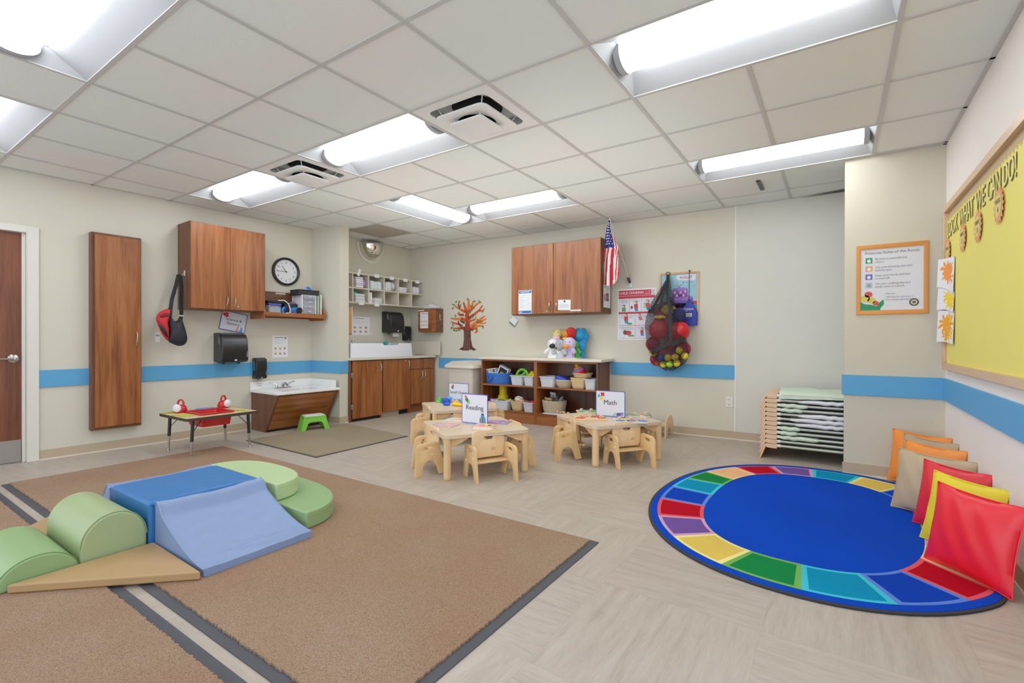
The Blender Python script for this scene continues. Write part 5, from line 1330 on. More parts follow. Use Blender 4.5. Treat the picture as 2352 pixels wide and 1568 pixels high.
m = M(); m.grid(net, bagf, 40, 36, cu=True); m.b('net', t)
STB = P((30, 31, 34), .7, bump=.3, bscale=120)
def band(pts, w_, nm):
    m = M()
    for a, b_ in zip(pts, pts[1:]):
        d = Vector((b_[0] - a[0], 0, b_[2] - a[2])).normalized(); n_ = Vector((-d.z, 0, d.x)) * w_
        m.add(STB, [Vector(a) + n_, Vector(a) - n_, Vector(b_) - n_, Vector(b_) + n_], [(0, 1, 2, 3)])
    m.b(nm, t)
band([(.03, -.19, 1.56), (.045, -.30, 1.38), (.06, -.37, 1.22), (.075, -.385, 1.10), (.10, -.38, 1.06)], .02, 'strap')
band([(-.20, -.23, .93), (-.10, -.385, .985), (.03, -.39, 1.05), (.06, -.38, 1.07)], .024, 'strap')
band([(.08, -.385, 1.05), (.15, -.36, 1.09), (.20, -.28, 1.12)], .026, 'strap')
band([(-.22, -.22, 1.42), (-.13, -.30, 1.47), (-.03, -.30, 1.52)], .022, 'strap')
band([(-.048, -.075, 1.80), (-.085, -.17, 1.66), (-.15, -.235, 1.50), (-.19, -.25, 1.42)], .016, 'net_fold')
band([(-.04, -.08, 1.80), (-.02, -.19, 1.66), (.015, -.25, 1.54), (.06, -.28, 1.40)], .02, 'net_fold')
band([(-.05, -.09, 1.80), (-.06, -.215, 1.62), (-.07, -.27, 1.50)], .012, 'net_fold')
m = M(); m.tube(P((30, 30, 32), .3, metal=.6), [(-.049 + .024 * cos(a), -.03, 1.885 + .02 * sin(a)) for a in [2 * pi * k / 16 for k in range(16)]], .004, 6, closed=True); m.b('ring', t)
m = M(); m.tube(BLACK, [(-.05, -.03, 1.87), (-.045, -.05, 1.80)], .014, 8); m.b('toggle', t)
# ================================================================== CARPETS AND SOFT PLAY
CPT = carpet((88, 67, 52), (148, 121, 99), (178, 152, 130), ((.96, .86, .80, 1), (1.04, 1.05, 1.02, 1)))
RUB = P((72, 72, 78), .7, var=.08, scale=30)
def pile(m, mt, x0, x1, y0, y1, ragged=()):
    """carpet slab whose listed edges are a little frayed"""
    def edge(a, b_, n_, jit, axis):
        out = []
        for k in range(n_):
            f_ = k / n_; x = a[0] + (b_[0] - a[0]) * f_; y = a[1] + (b_[1] - a[1]) * f_
            j = random.uniform(-jit, jit)
            out.append((x + (j if axis == 'x' else 0), y + (j if axis == 'y' else 0)))
        return out
    P_ = edge((x0, y0), (x1, y0), 520 if 'b' in ragged else 1, .0045, 'y') + edge((x1, y0), (x1, y1), 260 if 'r' in ragged else 1, .004, 'x') + edge((x1, y1), (x0, y1), 520 if 't' in ragged else 1, .0045, 'y') + edge((x0, y1), (x0, y0), 1, 0, 'x')
    m.ext(mt, P_, 'z', .003, .013)
t = T('area_carpet', 'large brown speckled carpet with dark rubber edge, under the soft play blocks', 'carpet', (0, 0, 0))
m = M(); pile(m, CPT, -5.17, -1.105, .885, 2.408, 'br'); m.b('pile', t, smooth=False)
M().box(RUB, -5.18, -1.06, .843, 2.42, 0, .005).b('rubber_edge', t)
t = T('area_carpet', 'brown speckled carpet nearest the viewer, beyond the seam of bare floor', 'carpet', (0, 0, 0))
m = M(); pile(m, CPT, -5.17, -1.105, -1.2, .752, 't'); m.b('pile', t, smooth=False)
M().box(RUB, -5.18, -1.06, -1.21, .797, 0, .005).b('rubber_edge', t)

ZF = .0135
def foam(c, rough=.42, b_=.12): return P(c, rough, var=.03, scale=5, bump=b_, bscale=9)
def cover(name, label, cat, mt, loc=(0, 0, ZF), group='soft play blocks on the brown carpet'):
    return T(name, label, cat, loc, 0, group)
def dcyl(x0, x1, y0, y1, h, z1, n_=18):
    w_ = y1 - y0; c = (y0 + y1) / 2
    pr = [(y0, 0), (y0, z1)] + [(c - w_ / 2 * cos(pi * k / n_), z1 + (h - z1) * sin(pi * k / n_)) for k in range(1, n_)] + [(y1, z1), (y1, 0)]
    return pr
G1 = foam((160, 178, 128)); G2 = foam((142, 174, 118))
def seams(t, m_, pr, x, r=.0025):
    m = M(); m.tube(m_, [(x, p[0], p[1]) for p in pr], r, 6); m.b('seam', t)
t = cover('foam_half_cylinder', 'large light green foam half cylinder beside the blue block', 'soft play block', G1)
pr = dcyl(-3.49, -2.935, .735, 1.0, .235, .09)
m = M(); m.ext(G1, pr, 'x', -3.49, -2.935); m.b('foam_body', t, bevel=.012, seg=3)
seams(t, foam((140, 162, 108)), pr[1:-1], -2.94)
t = cover('foam_half_cylinder', 'low mid green foam half cylinder at the left photo edge', 'soft play block', G2)
pr = dcyl(-3.49, -2.935, .46, .732, .125, .015)
m = M(); m.ext(G2, pr, 'x', -3.49, -2.935); m.b('foam_body', t, bevel=.010, seg=3)
seams(t, foam((110, 150, 90)), pr[1:-1], -2.94)
BLU = foam((40, 112, 178), .45, .2)
t = cover('foam_block', 'royal blue foam block in the middle of the soft play set', 'soft play block', BLU)
m = M(); m.box(BLU, -3.46, -2.932, 1.005, 1.575, 0, .240); m.b('foam_body', t, bevel=.016, seg=4)
seams(t, foam((24, 96, 164)), [(1.012, .228), (1.57, .228)], -2.929, .004)
LBL = foam((126, 148, 190), .5, .35)
def slide(x_back, x_front, y0, y1, label):
    t = cover('foam_slide', label, 'soft play block', LBL)
    d = 1 if x_front > x_back else -1; L_ = abs(x_front - x_back)
    pts = []
    for k in range(13):
        u = k / 12; pts.append((u * L_, .235 * (1 - u) ** 1.75 + .035 * u + .012 * sin(pi * u)))
    pts = [(0, 0), (0, .225), (.02, .246), (.05, .236)] + [p for p in pts if p[0] > .07] + [(L_, 0)]
    m = M(); n_ = len(pts)
    def f(u, v):
        k = v * (n_ - 1); i = min(int(k), n_ - 2); q = k - i
        x = pts[i][0] + (pts[i + 1][0] - pts[i][0]) * q; z = pts[i][1] + (pts[i + 1][1] - pts[i][1]) * q
        edge = min(u, 1 - u); sag = .010 * sin(pi * u) * (1 if z > .05 else 0)
        wr = .0035 * sin(38 * x / L_ + 9 * u + 3 * sin(7 * u)) * (.4 + sin(pi * u)) * (1 if 0 < v < 1 else 0)
        return (x_back + d * x, y0 + (y1 - y0) * u, max(0, z - sag + wr * .6))
    m.grid(LBL, f, 40, 60)
    for y in (y0, y1): m.add(LBL, [(x_back + d * p[0], y, p[1]) for p in pts], [list(range(n_))])
    m.b('foam_body', t, ang=50)
    for y in (y0, y1):
        m = M(); m.tube(LBL, [(x_back + d * p[0], y, p[1] - .001) for p in pts[1:-1]], .004, 6); m.b('piping', t)
slide(-2.922, -2.385, 1.03, 1.57, 'light blue foam slide in front of the royal blue block')
slide(-3.470, -4.0, 1.0, 1.55, 'light blue foam slide mostly hidden behind the royal blue block')
TAN = foam((178, 142, 96), .5, .1)
t = cover('foam_wedge', 'tan triangular foam mat at the front corner of the soft play set', 'soft play block', TAN)
M().ext(TAN, [(-2.918, .49), (-2.368, 1.01), (-2.918, 1.024)], 'z', 0, .040).b('foam_body', t, bevel=.008, seg=3)
t = cover('foam_wedge', 'tan triangular foam mat behind the green half cylinders', 'soft play block', TAN)
M().ext(TAN, [(-3.50, .48), (-3.50, .992), (-4.03, .992)], 'z', 0, .040).b('foam_body', t, bevel=.008, seg=3)
def step(cx, y0, a, b_, h, z0, mt, label, n_=24, e=2.4):
    t = cover('foam_step', label, 'soft play block', mt, (0, 0, ZF + z0))
    pts = []
    for k in range(n_ + 1):
        q = pi * k / n_; c, s_ = cos(q), sin(q)
        pts.append((cx + a * abs(c) ** (2 / e) * (1 if c > 0 else -1), y0 + b_ * s_ ** (2 / e)))
    M().ext(mt, pts, 'z', 0, h).b('foam_body', t, bevel=.010, seg=3)
    m = M(); m.tube(mt, [(p[0], p[1], h - .022) for p in pts], .002, 6); m.b('seam', t)
step(-3.19, 1.615, .69, .40, .098, 0, G2, 'mid green lower foam step at the far end of the soft play set')
step(-3.24, 1.62, .42, .27, .105, .099, foam((182, 206, 150), .45), 'pale green upper foam step on the mid green step', e=2.6)

# ================================================================== TABLES, CHAIRS
BE = beech('Z'); BEX = beechp('X')
def table(cx, cy, deg, label):
    t = T('toddler_table', label, 'table', (cx, cy, 0), R(deg), 'square wooden toddler tables')
    a = .375
    M().plate(BEX, [rr(2 * a, 2 * a, .065, 6)], .030, 'xy', .340, .0).b('tabletop', t, bevel=.012, seg=3)
    for sx in (-1, 1):
        for sy in (-1, 1):
            x, y = sx * (a - .042), sy * (a - .042)
            m = M(); m.tube(BE, [(x, y, .004), (x, y, .325)], .030, 16); lg = m.b('leg', t)
            m = M(); m.lathe(P((206, 176, 130), .5), [(.026, 0), (.031, .004), (.031, .02)], 16, (x, y, 0)); m.b('foot_cap', lg)
            m = M()
            m.ext(BE, [(sx * (a - .07), .324), (sx * (a - .07), .262), (sx * (a - .10), .262), (sx * (a - .21), .31), (sx * (a - .21), .324)], 'y', y - .01, y + .01)
            m.ext(BE, [(sy * (a - .07), .324), (sy * (a - .07), .262), (sy * (a - .10), .262), (sy * (a - .21), .31), (sy * (a - .21), .324)], 'x', x - .01, x + .01)
            m.b('corner_bracket', t, bevel=.002)
    m = M(); BR = wood((176, 118, 66), (196, 136, 80), (206, 150, 94), 'X')
    for s_ in (-1, 1):
        m.box(BR, -a + .1, a - .1, s_ * (a - .16) - .009, s_ * (a - .16) + .009, .285, .324); m.box(BR, s_ * (a - .19) - .009, s_ * (a - .19) + .009, -a + .17, a - .17, .285, .324)
    m.b('apron', t)
    return t
table(-2.62, 3.30, 57, 'square wooden toddler table carrying the Reading card, nearest the viewer')
table(-1.815, 4.335, 55.5, 'square wooden toddler table carrying the Math card and peg puzzles')
table(-3.555, 4.20, 53, 'square wooden toddler table with the Small Group card and plastic toys')
TT_ = .3555
def make_chair(label):
    t = T('toddler_chair', label, 'chair', (0, 0, 0), 0, 'wooden toddler chairs with hand-hole backs')
    ply = wood((222, 180, 120), (230, 190, 134), (236, 204, 152), 'Z', s=.7, rough=.45)
    bk = wood((230, 188, 136), (238, 202, 154), (242, 212, 170), 'Z', s=.35, rough=.42, stretch=.02)
    side = [(-.135, 0), (-.115, .13), (-.105, .215)] + [(-.055 - .05 * sin(q), .222 + .048 * cos(q)) for q in [R(75), R(50), R(25), 0]] + [(.055 + .05 * sin(q), .222 + .048 * cos(q)) for q in [0, R(25), R(50), R(75)]] + [(.105, .215), (.115, .13), (.135, 0), (.075, 0), (.062, .06)] + [(.055 * cos(q), .07 + .055 * sin(q)) for q in [R(20), R(45), R(70), R(90), R(110), R(135), R(160)]] + [(-.062, .06), (-.075, 0)]
    slot = rr(.075, .026, .012, 4, 0, .228)[::-1]
    for s_ in (-1, 1):
        M().plate(ply, [side, slot], .016, 'yz', s_ * .152, .0025).b('side_panel', t)
    M().plate(bk, [rr(.286, .215, .045, 6, 0, .2675), rr(.078, .028, .013, 4, 0, .315)[::-1]], .014, 'xz', 0, .0025).b('back_panel', t)
    o = t.children[-1]; o.location = (0, -.082, 0); o.rotation_euler = (R(5), 0, 0)
    M().box(ply, -.1435, .1435, -.075, .10, .128, .142).b('seat', t, bevel=.003)
    for s_ in (-1, 1):
        for y, z in ((-.07, .175), (.07, .135)):
            m = M(); m.tube(P((240, 226, 204), .5), [(s_ * .158, y, z), (s_ * .166, y, z)], .008, 10); m.b('bolt_cap', t)

    mk = M()
    for x in (-.014, 0, .014): mk.tube(P((150, 100, 64), .7), [(x, -.092, .232), (x + .003, -.0925, .250)], .0022, 5)
    mk.ell(P((150, 100, 64), .7), 0, .256, .004, .003, -.0905, 8); mk.b('maker_mark', t)
    return t
c0 = None
CH = [(-2.316, 3.097, 153, 'wooden toddler chair at the Reading table seen from behind, nearest the viewer'),
      (-2.815, 2.985, 65, 'wooden toddler chair at the left front side of the Reading table'),
      (-2.375, 3.575, 237, 'wooden toddler chair at the right side of the Reading table, mostly behind its leg'),
      (-1.537, 4.105, 144.3, 'wooden toddler chair at the Math table seen from behind'),
      (-2.085, 4.075, 50, 'wooden toddler chair at the left side of the Math table'),
      (-1.60, 4.58, 235.5, 'wooden toddler chair at the right side of the Math table, behind its right leg'),
      (-2.06, 4.535, 325, 'wooden toddler chair at the far side of the Math table, glimpsed under the top'),
      (-3.745, 3.885, 55, 'wooden toddler chair at the left side of the Small Group table'),
      (-3.315, 4.50, 233, 'wooden toddler chair at the right side of the Small Group table'),
      (-3.27, 3.985, 143, 'wooden toddler chair at the front of the Small Group table behind the Reading card')]
for (x, y, d, lb) in CH:
    rz = R(d - 90)
    if c0 is None:
        c0 = make_chair(lb); c0.location = (x, y, 0); c0.rotation_euler = (0, 0, rz)
    else: dup(c0, (x, y, 0), rz, lb)

t = T('toddler_stool', 'low wooden stool with rounded end panels by the back wall beyond the Math table', 'stool', (-1.70, 5.56, 0))
ply2 = wood((214, 178, 140), (224, 190, 152), (230, 200, 166), 'Z', s=.7)
sp_ = [(-.155, 0), (-.15, .14)] + [(.15 * cos(q), .14 + .105 * sin(q)) for q in [pi * (1 - k / 12) for k in range(1, 12)]] + [(.15, .14), (.155, 0), (.10, 0)] + [(.085 * cos(q), .015 + .085 * sin(q)) for q in [pi * k / 10 for k in range(1, 10)]] + [(-.10, 0)]
for x in (-.125, .125): M().plate(ply2, [sp_], .016, 'yz', x, .0025).b('end_panel', t)
M().box(ply2, -.117, .117, -.10, .10, .12, .136).b('seat', t, bevel=.003)
# cards on the tables
def table_card(label, x0, y0, x1, y1, h_, title, draw, size, tz):
    w_ = math.hypot(x1 - x0, y1 - y0); a = math.atan2(y1 - y0, x1 - x0)
    t = T('table_card', label, 'sign', ((x0 + x1) / 2, (y0 + y1) / 2, TT_ + .002), a)
    sign_card(t, w_, h_, title, draw, tz=tz, size=size)
    M().box(P((226, 228, 236), .15, trans=.4), -w_ * .3, w_ * .3, -.03, .03, -.0015, .001).b('stand_foot', t)
def d_read(m, y, w_, h_):
    m.poly(P((200, 110, 70)), [(-.11, .235), (-.095, .25), (-.065, .21), (-.08, .195)], y); m.poly(GREEN, [(-.105, .21), (-.085, .225), (-.05, .19), (-.07, .17)], y - .0004); m.poly(LIME, [(-.075, .185), (-.065, .2), (-.045, .185), (-.055, .165)], y - .0008)
    m.ell(TEAL, .085, .072, .018, .018, y, 14); m.ell(BLACK, .085, .09, .016, .006, y - .0004, 10); m.poly(CYAN, [(.055, .015), (.085, .012), (.085, .06), (.058, .062)], y); m.poly(CYAN, [(.085, .012), (.118, .018), (.115, .066), (.085, .06)], y); m.rect(REDM, .079, .091, .012, .06, y - .0004)
    for (a, b_) in ((.055, .062), (.108, .115)): m.rect(GREEN, a, b_, .012, .05, y - .0006)
def d_math(m, y, w_, h_):
    m.poly(CYAN, [(-.13, .185), (-.10, .185), (-.115, .222)], y); m.rect(REDM, -.095, -.06, .195, .23, y); m.ell(YEL, -.09, .172, .02, .018, y - .0004, 14)
    for (x, z, c) in ((.05, .02, P((190, 210, 190))), (.078, .018, BLUEM), (.098, .02, REDM), (.118, .026, CYAN)): m.rect(c, x - .014, x + .014, z - .006, z + .024, y)
    m.poly(P((170, 200, 190)), [(.02, .012), (.06, .012), (.05, .042)], y - .0003)
def d_small(m, y, w_, h_):
    m.poly(GREEN, [(-.105, .195), (-.065, .195), (-.075, .165), (-.095, .165)], y)
    for (x, c) in ((-.1, YEL), (-.085, ORG), (-.072, REDM)): m.ell(c, x, .203, .009, .01, y - .0003, 10)
    m.poly(REDM, [(.06, .115), (.075, .105), (.09, .115), (.085, .085), (.095, .06), (.075, .07), (.055, .06), (.067, .085)], y)
table_card('white Reading card with blue border standing on the nearest table', -2.786, 3.332, -2.508, 3.350, .262, ['Reading'], d_read, .06, .14)
table_card('white Math card with blue border standing on the peg puzzle table', -1.957, 4.388, -1.663, 4.405, .25, ['Math'], d_math, .066, .135)
table_card('white Small Group card with blue border on the far toy table', -3.795, 4.297, -3.520, 4.333, .235, ['Small Group'], d_small, .047, .125)
# books on the reading table
def book(label, x, y, rz, w_, h_, th, cov, pics):
    t = T('board_book', label, 'book', (x, y, TT_), R(rz), 'books on the Reading table')
    M().box(P((238, 232, 222), .7), -w_ / 2 + .002, w_ / 2 - .002, -h_ / 2 + .002, h_ / 2 - .002, .001, th - .001).b('pages', t)
    m = M(); m.box(P(cov, .35), -w_ / 2, w_ / 2, -h_ / 2, h_ / 2, th - .002, th); m.box(P(cov, .35), -w_ / 2, w_ / 2, -h_ / 2, h_ / 2, 0, .002); m.box(P(cov, .35), -w_ / 2 - .001, -w_ / 2 + .003, -h_ / 2, h_ / 2, 0, th)
    for (px_, py_, a, b_, c) in pics:
        m.add(P(c, .35), [(px_ + a * cos(q), py_ + b_ * sin(q), th + .0005) for q in [2 * pi * k / 12 for k in range(12)]], [list(range(12))])
    m.b('cover', t)
book('thin pink picture book flat on the left of the Reading table', -2.80, 3.13, 12, .19, .16, .010, (226, 170, 186), [(-.04, .02, .03, .02, (150, 200, 190)), (.03, -.01, .035, .02, (240, 200, 120)), (.05, .04, .02, .015, (220, 130, 150)), (-.03, -.04, .03, .015, (240, 220, 160))])
book('thick pink and yellow board book before the Reading card', -2.435, 3.205, 22, .17, .15, .030, (240, 170, 160), [(.03, .02, .045, .045, (240, 222, 90)), (-.02, -.02, .03, .02, (236, 130, 110)), (.045, .0, .015, .02, (240, 170, 120))])
book('thin purple picture book flat on the right of the Reading table', -2.51, 3.515, 15, .19, .14, .008, (170, 130, 200), [(-.03, .0, .035, .03, (226, 150, 190)), (.03, .03, .03, .015, (60, 120, 190)), (.05, -.02, .02, .02, (240, 210, 130))])
book('thin white and pink picture book behind the Reading card', -2.90, 3.40, 10, .20, .15, .008, (236, 222, 206), [(.02, .01, .04, .03, (236, 150, 150)), (-.04, -.02, .03, .02, (226, 190, 150))])
# toys on the Small Group table
def toy(name, label, x, y, rz, shapes, z=TT_):
    t = T(name, label, 'toy', (x, y, z), R(rz), 'plastic toys on the Small Group table')
    t.scale = (.85, .85, .62); m = M()
    for s_ in shapes:
        if s_[0] == 'b': m.ball(P(s_[3], .3), s_[1], s_[2], 14)
        elif s_[0] == 'x': m.box(P(s_[3], .3), *[q for k in range(3) for q in (s_[1][k] - s_[2][k], s_[1][k] + s_[2][k])])
        else: m.tube(P(s_[3], .3), s_[1], s_[2], 10)
    m.b('toy_body', t, bevel=.004)
GN = (90, 210, 60); BU = (20, 90, 210); YE = (252, 200, 20); OG = (250, 160, 30); SKY = (60, 170, 235)
toy('green_toy', 'green plastic toy at the left of the toy row on the Small Group table', -3.885, 4.245, 10, [('x', (0, 0, .04), (.028, .03, .04), GN), ('b', (0, 0, .085), (.025, .025, .02), GN), ('b', (-.02, -.01, .02), (.03, .03, .02), (150, 220, 50))])
toy('blue_toy_car', 'dark blue plastic toy car with blue back beside the green toy', -3.80, 4.245, 15, [('x', (0, 0, .045), (.055, .03, .045), BU), ('b', (.05, .01, .095), (.035, .03, .035), SKY), ('b', (0, -.03, .035), (.03, .012, .03), (10, 60, 170))])
toy('blue_toy_egg', 'dark blue oval toy at the front left of the Small Group table', -3.655, 4.10, 10, [('b', (0, 0, .028), (.06, .035, .028), BU)])
toy('yellow_toy', 'yellow plastic toy person lying at the front of the Small Group table', -3.51, 4.13, 5, [('t', [(-.09, 0, .03), (0, 0, .035), (.07, 0, .025)], [.03, .032, .022], YE), ('b', (.1, -.01, .025), (.035, .03, .025), YE), ('b', (-.05, 0, .05), (.03, .03, .025), YE)])
toy('orange_toy', 'orange cone toy behind the yellow toy on the Small Group table', -3.605, 4.215, 0, [('t', [(0, 0, .005), (0, 0, .05), (0, 0, .095)], [.055, .045, .008], OG)])
toy('blue_block', 'sky blue block leaning on the Small Group card', -3.635, 4.265, 10, [('x', (0, 0, .045), (.05, .012, .045), SKY)])
toy('blue_toy_piece', 'dark blue flat toy piece before the Small Group card', -3.52, 4.265, 8, [('x', (0, 0, .018), (.06, .03, .018), (20, 80, 190)), ('b', (.06, -.02, .025), (.03, .03, .025), SKY)])
# peg puzzles on the Math table
PZ = [(232, 120, 110), (240, 200, 120), (140, 190, 170), (120, 150, 210)]
def pz(seed, n_=5):
    rd_ = random.Random(seed); out = []
    for k in range(n_):
        x = -.10 + .2 * k / (n_ - 1); y = .04 * (1 if k % 2 else -1)
        out.append((x, y, .042, .035, PZ[rd_.randrange(4)], k % 2 == 0 or n_ < 4))
    return out
Q = 'peg puzzles on the Math table'
def pzs(cols, seed):
    L_ = pz(seed); return [(a, b_, c, d_, cols[k % len(cols)], e) for k, (a, b_, c, d_, _, e) in enumerate(L_)]
knob_puzzle('peg_puzzle', 'red and yellow peg puzzle at the left front of the Math table', (-1.925, 4.18, TT_), R(35), .29, .22, (236, 206, 150), pzs([(226, 90, 80), (240, 150, 130), (236, 200, 190), (210, 60, 60)], 1), Q)
knob_puzzle('peg_puzzle', 'blue peg puzzle on pale board at the right front of the Math table', (-1.555, 4.245, TT_), R(28), .29, .22, (214, 214, 206), pzs([(110, 140, 210), (240, 210, 110), (90, 110, 190), (220, 160, 170)], 2), Q)
knob_puzzle('peg_puzzle', 'green peg puzzle at the far left of the Math table', (-2.085, 4.545, TT_), R(33), .28, .21, (222, 210, 160), pzs([(90, 170, 140), (120, 160, 200), (110, 190, 120)], 3), Q)
knob_puzzle('peg_puzzle', 'pink and teal peg puzzle at the far right, behind the Math card', (-1.63, 4.565, TT_), R(30), .28, .20, (206, 206, 190), pzs([(236, 150, 150), (120, 170, 180), (150, 190, 150)], 4), Q)

# ================================================================== OVAL RUG
def sup(phi, a, b_, n_): 
    return (abs(cos(phi) / a) ** n_ + abs(sin(phi) / b_) ** n_) ** (-1 / n_)
RC = (-.122, 3.617)
def rug_pt(phi, k, inner=False):
    if inner:
        r_ = sup(phi + .038, .553, .876, 2.555); p = (-.147 + r_ * cos(phi) * k, 3.619 + r_ * sin(phi) * k)
    else:
        r_ = sup(phi + .069, .938, 1.239, 2.152); p = (RC[0] + r_ * cos(phi) * k, RC[1] + r_ * sin(phi) * k)
    return p
def clampx(p, lim=.668):
    x = p[0]
    if x > lim - .12: x = lim - .12 * math.exp(-(x - lim + .12) / .12)
    return (x, p[1])
def rugm(c, c2=.12): return carpet(tuple(max(0, int(v * .9)) for v in c), c, tuple(min(255, int(v * 1.06 + 4)) for v in c), scale=1.3)
RBLUE = rugm((0, 62, 186)); RUGB = P((46, 46, 50), .9)
CO = {'red': ((178, 0, 26), (224, 84, 96)), 'blue': ((0, 56, 176), (88, 128, 216)), 'teal': ((0, 136, 180), (60, 190, 214)), 'green': ((12, 124, 60), (110, 172, 80)), 'yellow': ((224, 190, 84), (244, 226, 140)), 'purple': ((108, 76, 150), (206, 156, 190)), 'peach': ((236, 178, 126), (244, 206, 150))}
CO = {k: (rugm(v[0]), rugm(v[1])) for k, v in CO.items()}
BO = [(.588, 2.912), (.471, 2.753), (.215, 2.548), (-.12, 2.472), (-.452, 2.528), (-.741, 2.725), (-.921, 2.98), (-.984, 3.33), (-.949, 3.643), (-.936, 3.906), (-.89, 4.21), (-.732, 4.519), (-.466, 4.715), (-.159, 4.804), (.167, 4.716), (.416, 4.578), (.62, 4.36), (.74, 3.93), (.76, 3.64), (.73, 3.30)]
BI = [(.369, 3.13), (.252, 2.927), (.088, 2.805), (-.134, 2.745), (-.353, 2.774), (-.545, 2.899), (-.658, 3.093), (-.702, 3.325), (-.688, 3.596), (-.681, 3.89), (-.648, 4.076), (-.522, 4.327), (-.352, 4.461), (-.144, 4.53), (.082, 4.473), (.28, 4.359), (.364, 4.252), (.417, 3.876), (.403, 3.632), (.386, 3.362)]
SEQ = ['red', 'blue', 'teal', 'green', 'yellow', 'purple', 'red', 'blue', 'teal', 'green', 'peach', 'red', 'purple', 'teal', 'yellow', 'blue', 'red', 'green', 'purple', 'peach']
ao = [math.atan2(p[1] - RC[1], p[0] - RC[0]) for p in BO]; ai = [math.atan2(p[1] - 3.619, p[0] + .147) for p in BI]
def unwrap(L_):
    out = [L_[0]]
    for v in L_[1:]:
        while v > out[-1]: v -= 2 * pi
        out.append(v)
    return out + [out[0] - 2 * pi]
ao, ai = unwrap(ao), unwrap(ai)
t = T('oval_rug', 'oval blue rug with a ring of coloured panels, beside the pillows', 'rug', (0, 0, 0))
NP = 120
m = M(); m.ext(RUGB, [clampx(rug_pt(2 * pi * k / NP, 1.0), .676) for k in range(NP)], 'z', 0, .009); m.b('binding', t)
m = M(); m.ext(RBLUE, [clampx(rug_pt(2 * pi * k / NP, .985)) for k in range(NP)], 'z', .004, .0105)
K0, K1 = .945, 1.02
for s_, c in enumerate(SEQ):
    o0, o1, i0, i1 = ao[s_], ao[s_ + 1], ai[s_], ai[s_ + 1]
    def q(u, v, z, e=0.):
        uu = e + (1 - 2 * e) * u; vv = e * .9 + (1 - 1.8 * e) * v
        a = rug_pt(o0 + (o1 - o0) * uu, K0); b_ = rug_pt(i0 + (i1 - i0) * uu, K1, True)
        p = clampx((a[0] + (b_[0] - a[0]) * vv, a[1] + (b_[1] - a[1]) * vv), .664); return (p[0], p[1], z)
    m.grid(CO[c][1], lambda u, v: q(u, v, .0110), 12, 3); m.grid(CO[c][0], lambda u, v: q(u, v, .0116, .085), 12, 3)
m.b('pile', t, smooth=False)

# ================================================================== PILLOWS
def pillow(label, x, y, deg, w_, h_, col, lean=11, th=.12, z=.012, rough=.5):
    t = T('pillow', label, 'pillow', (x, y, z), R(deg), 'pillows leaning on the right wall', rx=R(-lean))
    mt = P(col, rough, var=.03, scale=6, bump=.15, bscale=12)
    def side(s_):
        def f(u, v):
            a, b_ = 2 * u - 1, 2 * v - 1
            k = max(0, (1 - a * a)) ** .55 * max(0, (1 - b_ * b_)) ** .55
            px_ = a * w_ / 2 * (1 - .07 * (1 - b_ * b_)); pz_ = b_ * h_ / 2 * (1 - .07 * (1 - a * a))
            wr = .004 * sin(11 * a + 6 * b_) * k
            return (px_ + w_ / 2, s_ * (th / 2 * k + wr), pz_ + h_ / 2)
        return f
    m = M(); m.grid(mt, side(1), 22, 22); m.grid(mt, side(-1), 22, 22); m.b('cushion', t, ang=80)
    m = M(); fr = side(1)
    m.tube(mt, [Vector((fr(k / 22 if e == 0 else (1 if e == 1 else (1 - k / 22 if e == 2 else 0)), 0 if e == 0 else (k / 22 if e == 1 else (1 if e == 2 else 1 - k / 22))))) * 1.0 for e in range(4) for k in range(22)], .003, 5, closed=True); m.b('piping', t)
REDP = (238, 26, 44)
pillow('big red vinyl pillow at the front of the row by the right wall', .372, 3.155, -52, .40, .39, REDP, rough=.38)
pillow('yellow pillow between the two red pillows', .392, 3.478, -52, .385, .38, (236, 214, 24), 13)
pillow('red pillow behind the yellow pillow', .388, 3.745, -48, .37, .385, (228, 30, 48), 12, rough=.4)
pillow('tan pillow behind the second red pillow, resting on the rug', .305, 4.018, -36, .42, .385, (190, 166, 132), 12)
pillow('orange pillow between the two tan pillows', .36, 4.305, -44, .385, .40, (244, 142, 50), 11)
pillow('tan pillow second from the far end of the pillow row', .378, 4.605, -50, .405, .40, (182, 158, 124), 10)
pillow('orange pillow at the far end of the row, by the poster wall', .342, 4.79, -42, .415, .40, (244, 138, 44), 8)

